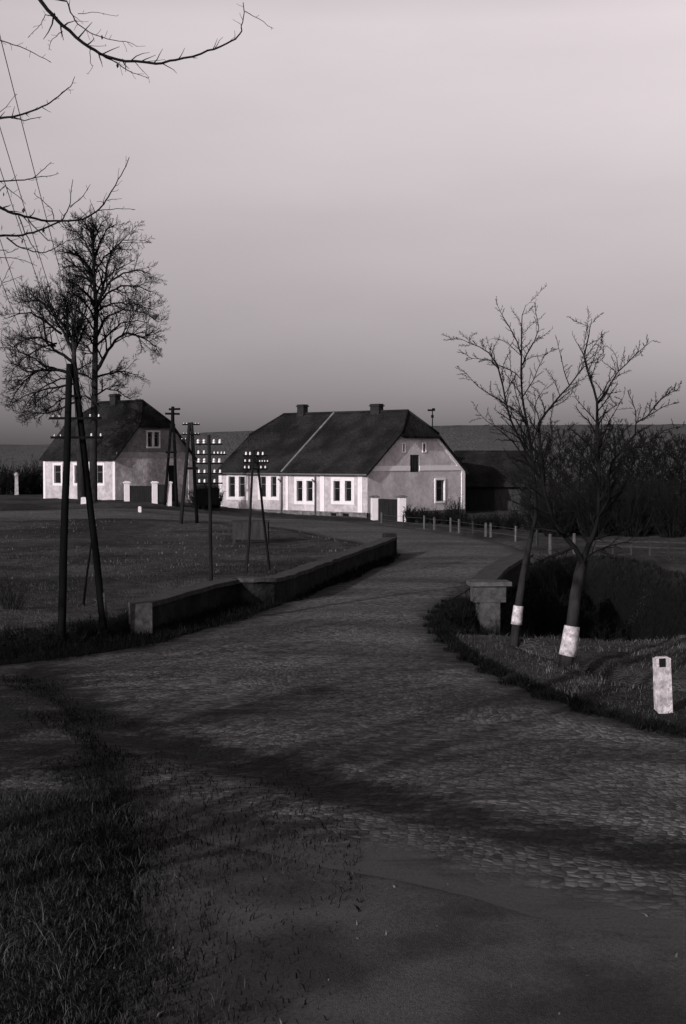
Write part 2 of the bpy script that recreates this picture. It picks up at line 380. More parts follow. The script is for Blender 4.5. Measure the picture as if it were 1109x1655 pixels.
gm.polygons.foreach_set('use_smooth', [True] * len(gm.polygons)); gm.materials.append(M_meadow); gm.update()
_a = gm.attributes.new('scrub_shade', 'FLOAT', 'POINT')      # dark humus and ivy, plus shade painted below the parapet and along banks
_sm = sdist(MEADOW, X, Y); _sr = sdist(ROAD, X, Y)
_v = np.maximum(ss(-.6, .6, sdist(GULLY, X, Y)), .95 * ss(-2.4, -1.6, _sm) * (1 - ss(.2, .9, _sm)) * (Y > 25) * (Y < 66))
_v = np.maximum(_v, .8 * (1 - ss(.1, .5, -_sr + .15 * np.sin(Y * 1.9))) * (X > 1.8) * (Y > 19) * (Y < 44))  # shade of the verge step painted along the right road edge
_v = np.maximum(_v, .9 * (sdist([(1.5, 34.2), (3.4, 34.6), (4.4, 36), (4.6, 42), (2, 42)], X, Y) > 0))  # shade painted into the hollow beside the pier
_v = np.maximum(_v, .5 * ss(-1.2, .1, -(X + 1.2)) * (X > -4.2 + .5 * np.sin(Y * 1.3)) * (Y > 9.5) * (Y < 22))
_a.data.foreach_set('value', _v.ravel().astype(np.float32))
ground = bpy.data.objects.new('ground', gm); COL.objects.link(ground); tag(ground, kind='structure')

def poly_sheet(name, poly, near, zf, m, jitter=.0):
    P = []
    for (a, b) in zip(poly, poly[1:] + poly[:1]):
        n = max(1, int(math.dist(a, b) / near))
        for i in range(n):
            t = i / n; P.append([a[0] + (b[0] - a[0]) * t + rng.uniform(-jitter, jitter), a[1] + (b[1] - a[1]) * t + rng.uniform(-jitter, jitter)])
    nb = len(P)
    ar = np.array(P)
    gx, gy = np.meshgrid(np.arange(ar[:, 0].min(), ar[:, 0].max(), near), np.arange(ar[:, 1].min(), ar[:, 1].max(), near))
    gx, gy = gx.ravel(), gy.ravel(); k = sdist(P, gx, gy) > near * .4
    P += [[a, b] for a, b in zip(gx[k], gy[k])]
    vs, es, fs, *_ = delaunay_2d_cdt([Vector(p) for p in P], [(i, (i + 1) % nb) for i in range(nb)], [], 1, 1e-5)
    A = np.array([(v.x, v.y) for v in vs]); z = zf(A[:, 0], A[:, 1])
    me = bpy.data.meshes.new(name)
    fs = [tuple(f) if (A[f[1]][0] - A[f[0]][0]) * (A[f[2]][1] - A[f[0]][1]) - (A[f[1]][1] - A[f[0]][1]) * (A[f[2]][0] - A[f[0]][0]) > 0 else tuple(reversed(f)) for f in fs]
    me.from_pydata([(a, b, c) for (a, b), c in zip(A, z)], [], fs)
    me.polygons.foreach_set('use_smooth', [True] * len(me.polygons)); me.materials.append(m); me.update()
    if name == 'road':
        at_ = me.attributes.new('dark_bands', 'FLOAT', 'POINT'); at_.data.foreach_set('value', dark_bands(A[:, 0], A[:, 1]).astype(np.float32))
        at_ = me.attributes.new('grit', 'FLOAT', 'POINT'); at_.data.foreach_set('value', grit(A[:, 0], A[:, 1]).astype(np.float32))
    o = bpy.data.objects.new(name, me); COL.objects.link(o); tag(o, kind='structure'); return o
def gl(pxs):                                        # photo points to flat ground
    out = []
    for x, y in pxs: r = ray(x, y); k = -CAMZ / r.z; out.append((r.x * k, r.y * k))
    return out
BAND_LINE = gl([(60, 1095), (150, 1160), (300, 1213), (450, 1250), (600, 1290), (760, 1328), (900, 1352), (1109, 1385), (1300, 1410)])  # course of the main dark band and of a shallow dip
SIDE_BANDS = [gl(q) for q in ([(-100, 1200), (150, 1185), (330, 1165), (520, 1120)], [(-100, 1250), (120, 1235), (300, 1222)], [(-60, 1150), (90, 1140), (230, 1120)],
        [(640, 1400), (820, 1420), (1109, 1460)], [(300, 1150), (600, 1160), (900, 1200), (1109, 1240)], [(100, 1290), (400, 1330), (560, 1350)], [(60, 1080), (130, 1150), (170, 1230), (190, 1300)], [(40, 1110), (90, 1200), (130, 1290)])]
def dark_bands(x, y):
    d = 1.0 * (1 - ss(.25, 1.15, ldist(BAND_LINE, x, y)))
    for q, k in zip(SIDE_BANDS, (.8, .75, .55, .4, .25, .45, .95, .8)): d = np.maximum(d, k * (1 - ss(.1, .75, ldist(q, x, y))))
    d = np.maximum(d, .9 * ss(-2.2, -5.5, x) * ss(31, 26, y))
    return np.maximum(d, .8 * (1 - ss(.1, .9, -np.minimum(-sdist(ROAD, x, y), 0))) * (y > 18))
def grit(x, y):
    d = .62 * (1 - ss(0, 1.6, np.abs(sdist(PATH, x, y)))) + .5 * (1 - ss(.1, .9, sdist(ROAD, x, y))) + .28 * ss(45, 70, y)
    return d
def camber(x, y):
    return T0(x, y) + .05 * ss(0, 2.5, sdist(ROAD, x, y)) - .07 * (1 - ss(0, 1.3, ldist(BAND_LINE, x, y))) * ss(0, 1, sdist(ROAD, x, y)) + .012 * np.sin(x * 1.1 + y * .4) * np.sin(y * .9 - x * .3)
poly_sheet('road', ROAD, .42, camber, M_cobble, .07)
poly_sheet('path', PATH, .4, lambda x, y: T0(x, y) - .022 + .006 * np.sin(x * .9 + y * .5), M_path, .13)

# low wooded ridge on the skyline
hx = np.linspace(-420, 420, 340)
def hill_top(x):
    px = CX + x / 350 * F
    py = np.interp(px, [-2600, -400, 75, 315, 400, 700, 1109, 2500], [722, 720, 719, 700, 697, 688, 685.5, 684])
    return CAMZ + (HY - py) / F * 350
mb = MB(); rows = []
for (yy, k) in ((250, 0), (275, .25), (305, .62), (335, .92), (350, 1.0), (400, .97), (520, .5), (700, 0)):
    rows.append([(x, yy, -0.5 + .0 if k == 0 else hill_top(x) * k + rng.uniform(-.1, .1)) for x in hx])
for r in rows: mb.v += r
n = len(hx)
for i in range(len(rows) - 1):
    for j in range(n - 1): mb.f.append((i * n + j, i * n + j + 1, (i + 1) * n + j + 1, (i + 1) * n + j))
tag(mb.build('hill', M_hill, smooth=True), kind='structure')

# ------------------------------------------------------------------ houses
def frame_fn(C, U, V):
    return lambda u, v, z: Vector((C[0] + u * U[0] + v * V[0], C[1] + u * U[1] + v * V[1], z))
def wall(mb, P0, d, nrm, length, top, ops, zb, depth=.22):
    """wall face in a vertical plane with openings and their reveals; d, nrm horizontal unit vectors"""
    d, nrm = Vector((d[0], d[1], 0)), Vector((nrm[0], nrm[1], 0)); P0 = Vector((P0[0], P0[1], 0))
    tz = (lambda s: top) if not callable(top) else top
    brk = [] if not callable(top) else top.brk
    cuts = sorted(set([0, length] + [o[0] for o in ops] + [o[1] for o in ops] + list(brk)))
    pt = lambda s, z, k=0: P0 + d * s + Vector((0, 0, z)) - nrm * k
    flip = d.cross(Vector((0, 0, 1))).dot(nrm) < 0
    def quad(q): mb.add(q, [(3, 2, 1, 0)] if flip else [(0, 1, 2, 3)])
    for a, b in zip(cuts, cuts[1:]):
        if b - a < 1e-6: continue
        mid = (a + b) / 2
        zz = [zb]
        for o in sorted([o for o in ops if o[0] - 1e-6 <= mid <= o[1] + 1e-6], key=lambda o: o[2]): zz += [o[2], o[3]]
        for i in range(0, len(zz), 2):
            if i + 1 < len(zz): quad([pt(a, zz[i]), pt(b, zz[i]), pt(b, zz[i + 1]), pt(a, zz[i + 1])])
            else: quad([pt(a, zz[i]), pt(b, zz[i]), pt(b, tz(b)), pt(a, tz(a))])
    for a, b, c, e in ops:
        for q in ([pt(a, c), pt(a, e), pt(a, e, depth), pt(a, c, depth)], [pt(b, e), pt(b, c), pt(b, c, depth), pt(b, e, depth)],
                  [pt(b, c), pt(a, c), pt(a, c, depth), pt(b, c, depth)], [pt(a, e), pt(b, e), pt(b, e, depth), pt(a, e, depth)]):
            quad(q)
def slab(mb, P0, d, nrm, s0, s1, z0, z1, out, back=0.0):
    """a box lying on a wall plane from s0..s1, z0..z1, standing proud by out"""
    a = math.atan2(d[1], d[0]); sm, zm = (s0 + s1) / 2, (z0 + z1) / 2
    k = (out - back) / 2
    c = (P0[0] + d[0] * sm + nrm[0] * k, P0[1] + d[1] * sm + nrm[1] * k, zm)
    mb.box(c, (abs(s1 - s0), out + back, abs(z1 - z0)), a)
def window(root, P0, d, nrm, o, surround=None, bars=1, m_sur=None, label=None):
    s0, s1, z0, z1 = o; w = .055
    P = (P0[0] - nrm[0] * .12, P0[1] - nrm[1] * .12)
    m = MB()
    for a, b, c, e in ((s0, s0 + w, z0, z1), (s1 - w, s1, z0, z1), (s0 + w, s1 - w, z0, z0 + w), (s0 + w, s1 - w, z1 - w, z1)):
        slab(m, P, d, nrm, a, b, c, e, .04)
    for k in range(bars):
        zz = z0 + (z1 - z0) * (.62 if bars == 1 else (k + 1) / (bars + 1)); slab(m, P, d, nrm, s0 + w, s1 - w, zz - .02, zz + .02, .037)
    f = m.build('window', M_sash, root)
    if label: f['label'] = label
    m = MB(); slab(m, P, d, nrm, s0 + w, s1 - w, z0 + w, z1 - w, .012, .01); m.build('pane', M_glass, f)
    if surround:
        m = MB(); t = surround
        for a, b, c, e in ((s0 - t, s0, z0 - t, z1 + t), (s1, s1 + t, z0 - t, z1 + t), (s0, s1, z1, z1 + t), (s0, s1, z0 - t, z0)):
            slab(m, P0, d, nrm, a, b, c, e, .05 if c < z0 and e <= z0 else .045, 0)
        m.build('surround', m_sur or M_trim, f)
    return f
def roof_shell(mb, top, thick=.16):
    n = len(top); top = [Vector(p) for p in top]
    bot = [p - Vector((0, 0, thick)) for p in top]
    nn = (top[1] - top[0]).cross(top[2] - top[1])
    o = list(range(n)) if nn.z > 0 else list(reversed(range(n)))
    fs = [tuple(o), tuple(i + n for i in reversed(o))]
    for i in range(n):
        a, b = o[i], o[(i + 1) % n]; fs.append((b, a, a + n, b + n))
    mb.add(top + bot, fs)
def half_hip_roof(root, P, L, Wd, ez, rz, zh, r0, r1, e=.45, og=.25):
    slope = (rz - ez) / (Wd / 2)
    vh = (zh - ez) / slope; zE = ez - e * slope
    mb = MB()
    roof_shell(mb, [P(-og, -e, zE), P(L + og, -e, zE), P(L + og, vh, zh), P(L - r1, Wd / 2, rz), P(r0, Wd / 2, rz), P(-og, vh, zh)])
    roof_shell(mb, [P(L + og, Wd + e, zE), P(-og, Wd + e, zE), P(-og, Wd - vh, zh), P(r0, Wd / 2, rz), P(L - r1, Wd / 2, rz), P(L + og, Wd - vh, zh)])
    dz = rz - zh; ext = .14
    k = ext / (r0 + og)
    roof_shell(mb, [P(-og - ext, vh - .1, zh - dz * k), P(r0, Wd / 2, rz + .003), P(-og - ext, Wd - vh + .1, zh - dz * k)])
    k = ext / (r1 + og)
    roof_shell(mb, [P(L + og + ext, vh - .1, zh - dz * k), P(L - r1, Wd / 2, rz + .003), P(L + og + ext, Wd - vh + .1, zh - dz * k)])
    rf = mb.build('roof', M_roof, root)
    m = MB()
    m.tube([P(r0, Wd / 2, rz + .02), P(L - r1, Wd / 2, rz + .02)], .12, 8)
    for a, b in ((P(r0, Wd / 2, rz), P(-og, vh, zh)), (P(r0, Wd / 2, rz), P(-og, Wd - vh, zh)), (P(L - r1, Wd / 2, rz), P(L + og, vh, zh)), (P(L - r1, Wd / 2, rz), P(L + og, Wd - vh, zh))):
        m.tube([a + Vector((0, 0, .02)), b + Vector((0, 0, .02))], .09, 6)
    m.build('ridge_tiles', M_roof, rf, smooth=True)
    return rf, slope, vh, zE
def chimney(rf, P, u, Wd, w, z0, z1):
    a = None
    m = MB(); c = P(u, Wd / 2, 0); ang = math.atan2(P(1, 0, 0).y - P(0, 0, 0).y, P(1, 0, 0).x - P(0, 0, 0).x)
    m.box((c.x, c.y, (z0 + z1) / 2), (w, .55, z1 - z0), ang)
    m.box((c.x, c.y, z1 - .09), (w + .14, .7, .1), ang); m.box((c.x, c.y, z1 + .03), (w + .04, .6, .06), ang)
    m.build('chimney', M_chim, rf)
class Top:
    def __init__(s, pts): s.pts = pts; s.brk = [p[0] for p in pts[1:-1]]
    def __call__(s, x): return float(np.interp(x, [p[0] for p in s.pts], [p[1] for p in s.pts]))

A42 = math.radians(42)
U = (-math.cos(A42), math.sin(A42)); V = (math.sin(A42), math.cos(A42)); NF = (-V[0], -V[1]); NG = (-U[0], -U[1])
# ---- the long double house
C1 = at(594, 831, 106); C1 = (C1.x, C1.y)
P1 = frame_fn(C1, U, V)
L1 = on_plane(354, 800, C1, U)[0]; W1 = on_plane(751, 800, C1, V)[0]
ez = on_plane(590, 766, C1, U)[1]
mid = (C1[0] + V[0] * W1 / 2, C1[1] + V[1] * W1 / 2)
rz = on_plane(600, 666, mid, U)[1]
zh = on_plane(680, 701, C1, V)[1]
zb = .27
H1 = empty('brick_house', (C1[0], C1[1], 0), 'long pale plastered double house with dark half-hipped roof and two chimneys beside the bend', 'house')
H1.name = 'long_house'
def frect(px0, px1, py0, py1, C, d):
    a, z1_ = on_plane(px0, py0, C, d); b, _ = on_plane(px1, py0, C, d); _, z0_ = on_plane((px0 + px1) / 2, py1, C, d)
    return (min(a, b), max(a, b), z0_, z1_)
fw = [frect(a, b, c, e, C1, U) for a, b, c, e in ((370, 380.5, 770, 803), (386.5, 396.5, 770, 803), (421, 430.5, 770, 803), (438.5, 447.5, 770, 803),
      (480, 489.5, 777, 810), (496, 506, 777, 810), (539.6, 550, 777, 810), (558, 568.5, 777, 810))]
m = MB(); wall(m, C1, U, NF, L1, ez + .24, fw, zb); m.build('front_wall', M_wall, H1)
for i, o in enumerate(fw): window(H1, C1, U, NF, o, .11)
for k in range(0, 8, 2):                                # raised white panel round each pair
    a, b = fw[k + 1], fw[k]; lo, hi = min(a[0], b[0]), max(a[1], b[1]); inner = (min(a[1], b[1]), max(a[0], b[0]))
    m = MB()
    slab(m, C1, U, NF, lo - .28, lo - .11, a[2] - .26, min(a[3] + .28, ez - .04), .03); slab(m, C1, U, NF, hi + .11, hi + .28, a[2] - .26, min(a[3] + .28, ez - .04), .03)
    slab(m, C1, U, NF, lo - .11, hi + .11, a[3] + .11, max(min(a[3] + .28, ez - .04), a[3] + .13), .032); slab(m, C1, U, NF, lo - .11, hi + .11, a[2] - .26, a[2] - .11, .032)
    if inner[1] - inner[0] > .23: slab(m, C1, U, NF, inner[0] + .11, inner[1] - .11, a[2] - .11, a[3] + .11, .031)
    m.build('window_panel', M_trim, H1)
def pil(px0, px1):
    m = MB(); a = on_plane(px0, 800, C1, U)[0]; b = on_plane(px1, 800, C1, U)[0]
    slab(m, C1, U, NF, min(a, b), max(a, b), zb, ez - .02, .06); m.build('pilaster', M_trim, H1)
pil(354.5, 359.5); pil(462.5, 466.5); pil(518, 525); pil(579, 586.5)
for px, w in ((456.5, .07), (511, .06)):
    m = MB(); s = on_plane(px, 800, C1, U)[0]; q = P1(s, -.12, 0)
    m.tube([(q.x, q.y, ez - .25), (q.x, q.y, -.1)], w, 8); q2 = P1(s, -.45, 0)
    m.tube([(q2.x, q2.y, ez - .45), (q.x, q.y, ez - .7)], w, 8); m.build('downpipe', M_pipe, H1, smooth=True)
# plinth with two cellar windows
cw = [frect(536, 545, 832, 838, C1, U), frect(555, 565, 832, 838, C1, U)]
cw = [(a, b, max(c, -.05), max(e, c + .16)) for a, b, c, e in cw]
m = MB()
Cp = (C1[0] + NF[0] * .08, C1[1] + NF[1] * .08)
wall(m, Cp, U, NF, L1, zb, [(a, b, -.02, .2) for a, b, c, e in cw], -1.0)
slab(m, Cp, U, NF, 0, L1, zb - .0, zb + .03, .0, .12)
Cg = (C1[0] + NG[0] * .08, C1[1] + NG[1] * .08)
wall(m, Cg, V, NG, W1, zb, [], -1.0); m.build('plinth', M_plinth, H1)
for a, b, c, e in cw:
    m = MB(); slab(m, Cp, U, NF, a, b, -.02, .2, -.1, .13); m.build('cellar_window', M_glass, H1)
# gable
ezr = ez + .25; slope = (rz - ezr) / (W1 / 2); vh = (zh - ezr) / slope
gt = Top([(0, ezr), (vh, zh), (W1 - vh, zh), (W1, ezr)])
gwin = frect(704.5, 718, 776, 810, C1, V); hatch = frect(663, 677.5, 735, 763, C1, V)
sl1 = frect(651, 654.5, 717, 730, C1, V); sl2 = frect(683.5, 688, 717, 730, C1, V)
m = MB(); wall(m, C1, V, NG, W1, gt, [gwin, hatch, sl1, sl2], zb)
m.build('gable_wall', M_gable, H1)
m = MB()
Cb = P1(L1, 0, 0); wall(m, (Cb.x, Cb.y), V, (U[0], U[1]), W1, gt, [], -1)
Cb = P1(0, W1, 0); wall(m, (Cb.x, Cb.y), U, (V[0], V[1]), L1, ez, [], -1)
m.build('rear_wall', M_gable, H1)
window(H1, C1, V, NG, gwin, .15, 1, M_fresh)
for o in (sl1, sl2): window(H1, C1, V, NG, o, .07, 0, M_fresh, label='narrow attic slit in the gable')
m = MB(); slab(m, C1, V, NG, hatch[0], hatch[1], hatch[2], hatch[3], -.04, .1)
for k in range(4):
    s = hatch[0] + (hatch[1] - hatch[0]) * (k + .5) / 4; slab(m, C1, V, NG, s - .07, s + .07, hatch[2] + .02, hatch[3] - .02, -.02, .05)
m.build('loft_hatch', M_wood, H1)
m = MB()
b0 = on_plane(607, 757, C1, V)[0]; bz1 = on_plane(640, 753, C1, V)[1]; bz0 = on_plane(640, 761, C1, V)[1]
slab(m, C1, V, NG, max((bz1 - ezr) / slope + .12, .3), hatch[0] - .02, bz0, bz1, .04); slab(m, C1, V, NG, hatch[1] + .02, W1 - .47, bz0, bz1, .04)
m.build('string_course', M_fresh, H1)
m = MB(); slab(m, C1, V, NG, W1 - .45, W1, zb, ez + .02, .05); m.build('corner_quoin', M_fresh, H1)
m = MB()                                             # white verge bands up the slopes and along the top
for sgn in (0, 1):
    a, b = ((.15, ezr + .06), (vh + .05, zh - .02)) if not sgn else ((W1 - .02, ezr - .05), (W1 - vh - .05, zh - .02))
    w = .13 if not sgn else .38
    q = [P1(-.045, a[0], a[1] - .02), P1(-.045, b[0], b[1] - .02), P1(-.045, b[0], b[1] - w), P1(-.045, a[0], a[1] - w)]
    q2 = [p + Vector((U[0], U[1], 0)) * .045 for p in q]
    m.add(q + q2, [(0, 1, 2, 3), (7, 6, 5, 4), (0, 4, 5, 1), (1, 5, 6, 2), (2, 6, 7, 3), (3, 7, 4, 0)])
slab(m, C1, V, NG, vh + .1, W1 - vh - .1, zh - .46, zh - .26, .04); m.build('verge_band', M_fresh, H1)
rf, slope, vh, zE = half_hip_roof(H1, P1, L1, W1, ezr, rz, zh, 1.0, 1.6, e=.28)
def ridge_u(px): return on_plane(px, 666, mid, U)[0]
chimney(rf, P1, ridge_u(489), W1, .72, rz - .5, on_plane(489, 655, mid, U)[1])
chimney(rf, P1, ridge_u(609), W1, .92, rz - .5, on_plane(609, 654, mid, U)[1])
us = ridge_u(541)
m = MB(); nrm = Vector((0, 0, .06)); m.bar(P1(us, W1 / 2 - .05, rz + .05), P1(us, -.24, zE + .08), .17, .09)
m.build('mortar_verge', mat('mortar', (.16, .155, .155), .6, 1.2, 3, .95), rf)
m = MB(); m.tube([P1(-.2, -.35, zE - .1), P1(L1 + .2, -.35, zE - .1)], .07, 8); m.build('gutter', M_pipe, rf, smooth=True)

# ---- the left house
C2 = at(187, 812, 112); C2 = (C2.x, C2.y)
P2 = frame_fn(C2, U, V)
L2 = on_plane(71, 790, C2, U)[0]; W2 = on_plane(312, 790, C2, V)[0]
ez2 = on_plane(185, 741, C2, U)[1]; mid2 = (C2[0] + V[0] * W2 / 2, C2[1] + V[1] * W2 / 2)
rz2 = on_plane(210, 649, mid2, U)[1]; zh2 = on_plane(255, 685, C2, V)[1]
zb2 = on_plane(187, 812, C2, U)[1]
H2 = empty('small_house', (C2[0], C2[1], zb2), 'smaller white-fronted house with half-hipped roof behind the tall bare lindens', 'house')
w2 = [frect(88, 99, 752, 781, C2, U), frect(156, 167, 752, 781, C2, U), frect(121, 132, 752, 781, C2, U)]
m = MB(); wall(m, C2, U, NF, L2, ez2 + .2, w2, zb2 - .0); m.build('front_wall', M_wall, H2)
for o in w2: window(H2, C2, U, NF, o, .2)
m = MB(); a = on_plane(183, 790, C2, U)[0]; slab(m, C2, U, NF, 0, .3, zb2, ez2, .05); m.build('corner_quoin', M_trim, H2); m = MB(); slab(m, C2, U, NF, L2 - .3, L2, zb2, ez2, .05); m.build('corner_quoin', M_trim, H2)
ez2 += .2; sl = (rz2 - ez2) / (W2 / 2); vh2 = (zh2 - ez2) / sl
gt2 = Top([(0, ez2), (vh2, zh2), (W2 - vh2, zh2), (W2, ez2)])
bandz = on_plane(250, 732, C2, V)[1]
ga = [frect(238.5, 246, 698, 722, C2, V), frect(249, 257, 698, 722, C2, V)]; gd = frect(272, 284, 752, 813, C2, V)
low = Top([(0, bandz), (W2, bandz)])
m = MB(); wall(m, C2, V, NG, W2, min(bandz, ez2 + .0) if bandz < ez2 else ez2, [gd], zb2 - .3); 
m.build('gable_wall', M_gable2, H2)
zsplit = min(bandz, ez2)
m = MB(); wall(m, C2, V, NG, W2, gt2, ga, zsplit); m.build('gable_top', M_gable3, H2)
for o in ga: window(H2, C2, V, NG, o, .12)
m = MB(); slab(m, C2, V, NG, .1, W2 - .1, zsplit - .15, zsplit + .3, .04); m.build('string_course', mat('band', (.30, .28, .285), .8, 1.2, 3), H2)
m = MB(); slab(m, C2, V, NG, gd[0] + .02, gd[1] - .02, gd[2], gd[3] - .02, -.08, .12); dr = m.build('door', M_darkwall, H2)
m = MB(); slab(m, C2, V, NG, gd[1], gd[1] + .16, gd[2], gd[3] + .16, .05); slab(m, C2, V, NG, gd[0] - .12, gd[0], gd[2], gd[3] + .16, .05); slab(m, C2, V, NG, gd[0], gd[1], gd[3], gd[3] + .16, .05)
m.build('surround', M_trim, dr)
m = MB(); slab(m, C2, V, NG, W2 - .5, W2, zb2, ez2, .05); m.build('pilaster', mat('grey_limewash', (.42, .39, .40), .7, 1.2, 3, .9), H2)
m = MB()
Cb = P2(L2, 0, 0); wall(m, (Cb.x, Cb.y), V, (U[0], U[1]), W2, gt2, [], -.2)
Cb = P2(0, W2, 0); wall(m, (Cb.x, Cb.y), U, (V[0], V[1]), L2, ez2, [], -.2); m.build('rear_wall', M_gable2, H2)
Cp = (C2[0] + NF[0] * .07, C2[1] + NF[1] * .07); m = MB(); wall(m, Cp, U, NF, L2, zb2, [], -.5); slab(m, Cp, U, NF, 0, L2, zb2, zb2 + .03, 0, .1)
m.build('plinth', M_plinth, H2)
rf2, *_ = half_hip_roof(H2, P2, L2, W2, ez2 + .05, rz2, zh2, 1.5, 2.3, e=.25)
chimney(rf2, P2, on_plane(186, 649, mid2, U)[0], W2, .75, rz2 - .5, on_plane(186, 638, mid2, U)[1])

# ---- dark barn right of the long house
bL, bR = at(745, 840, 121), at(858, 840, 121)
B = empty('barn', ((bL.x + bR.x) / 2, 123, -.1), 'low dark timber barn with a tiled roof right of the long house', 'barn')
bez, brz = at(800, 781, 121).z, at(800, 728, 125).z
m = MB(); m.box(((bL.x + bR.x) / 2, 125, bez / 2 - .2), (bR.x - bL.x, 8, bez + .4)); m.build('wall', M_darkwall, B)
m = MB()
roof_shell(m, [(bL.x - .3, 120.4, bez - .15), (bR.x + .3, 120.4, bez - .15), (bR.x + .3, 125, brz), (bL.x - .3, 125, brz)])
roof_shell(m, [(bR.x + .3, 129.6, bez - .15), (bL.x - .3, 129.6, bez - .15), (bL.x - .3, 125, brz), (bR.x + .3, 125, brz)])
m.build('roof', M_roof, B)
m = MB(); m.box(((bL.x + bR.x) / 2 + 1, 120.97, 1.0), (2.2, .06, 2.1)); m.build('door', M_wood, B)

# ------------------------------------------------------------------ bridge parapets
def parapet(name, label, pts, h, w, zbase, cope=.12, over=.08, panels=None):
    P0 = pts[0]; root = empty(name, (P0[0], P0[1], 0), label, 'wall', 'stone bridge parapets')
    m = MB(); c = MB()
    prof = []
    n = len(pts)
    def offs(w2):
        L_, R_ = [], []
        for i in range(n):
            a = Vector(pts[max(i - 1, 0)][:2]); b = Vector(pts[min(i + 1, n - 1)][:2]); t = (b - a).normalized(); q = Vector((-t.y, t.x))
            p = Vector(pts[i][:2]); L_.append(p + q * w2); R_.append(p - q * w2)
        return L_, R_
    for mb_, w2, z0f, z1f in ((m, w / 2, lambda i: zbase, lambda i: hs[i] - cope), (c, w / 2 + over, lambda i: hs[i] - cope, lambda i: hs[i])):
        hs = [p[2] for p in pts]
        L_, R_ = offs(w2); o = len(mb_.v)
        for i in range(n):
            for q, z in ((L_[i], z0f(i)), (R_[i], z0f(i)), (R_[i], z1f(i)), (L_[i], z1f(i))): mb_.v.append((q.x, q.y, z))
        for i in range(n - 1):
            a = o + i * 4
            for k in range(4): mb_.f.append((a + k, a + (k + 1) % 4, a + 4 + (k + 1) % 4, a + 4 + k))
        mb_.f.append((o + 3, o + 2, o + 1, o)); a = o + (n - 1) * 4; mb_.f.append((a, a + 1, a + 2, a + 3))
    m.build('wall_body', M_stone, root); c.build('coping', M_cope, root)
    return root
def dens(pts, st=.7, jit=.022):
    P_ = [np.array(p, float) for p in pts]; Q_ = [P_[0] * 2 - P_[1]] + P_ + [P_[-1] * 2 - P_[-2]]; sm = []
    for i in range(1, len(Q_) - 2):
        for t in (0, .25, .5, .75):
            a, b, c, d = Q_[i - 1:i + 3]; sm.append(tuple(.5 * (2 * b + (c - a) * t + (2 * a - 5 * b + 4 * c - d) * t * t + (3 * b - a - 3 * c + d) * t ** 3)))
    pts = sm + [tuple(P_[-1])]; out = []
    for a, b in zip(pts, pts[1:]):
        n = max(1, int(math.dist(a[:2], b[:2]) / st))
        for i in range(n):
            t = i / n; q = [a[k] + (b[k] - a[k]) * t for k in range(3)]
            out.append((q[0] + rng.uniform(-jit, jit), q[1], q[2] + rng.uniform(-jit, jit)))
    out.append(pts[-1]); return out
def zt(px, py, D): q = at(px, py, D); return (q.x, q.y, q.z)
pl = [zt(226, 973, 34.9), zt(290, 956, 37.8), zt(367, 936, 41.6), zt(405, 934, 41.9), zt(445, 932, 42.6), zt(482, 920, 45.2), zt(560, 893, 54), zt(626, 870, 62.2), zt(630, 869, 63)]
lp = parapet('bridge_parapet', 'long low stone parapet running along the left side of the road', dens(pl), .8, .42, -.8)
m = MB(); e0 = pl[0]; m.box((e0[0] + .03, e0[1] - .1, .1), (.52, .5, 1.35), .25); m.build('end_pier', mat('pier_stone', g(.05, .03), .4, 1.5, 5, .95, .8, 14), lp)
e1 = pl[-1]; m = MB(); m.box((e1[0], e1[1] + .2, .35), (.55, .5, 1.3), .2); m.build('end_pier', M_stone, lp)
pr = [zt(781, 937, 41.4), zt(795, 923, 44.5), zt(816, 909, 48), zt(846, 894, 53)]
rp = parapet('bridge_parapet', 'short stone parapet with broad end pier on the right side above the gully', dens(pr), .8, .5, -2.6, over=.13)
q = at(789, 975, 41)
m = MB(); m.box((q.x, q.y, -.55), (.62, .6, 2.2), .1, .94); m.box((q.x + .0, q.y, .42), (.92, .62, .46), .1); m.build('end_pier', mat('pier_stone_light', g(.06, .03), .5, 1.35, 5, .95, .8, 14), rp)
m = MB(); m.box((q.x + .02, q.y, .72), (1.18, .8, .12), .1); m.build('pier_cap', mat('pier_cap_stone', g(.075, .03), .5, 1.3, 5, .95, .5, 14), rp)

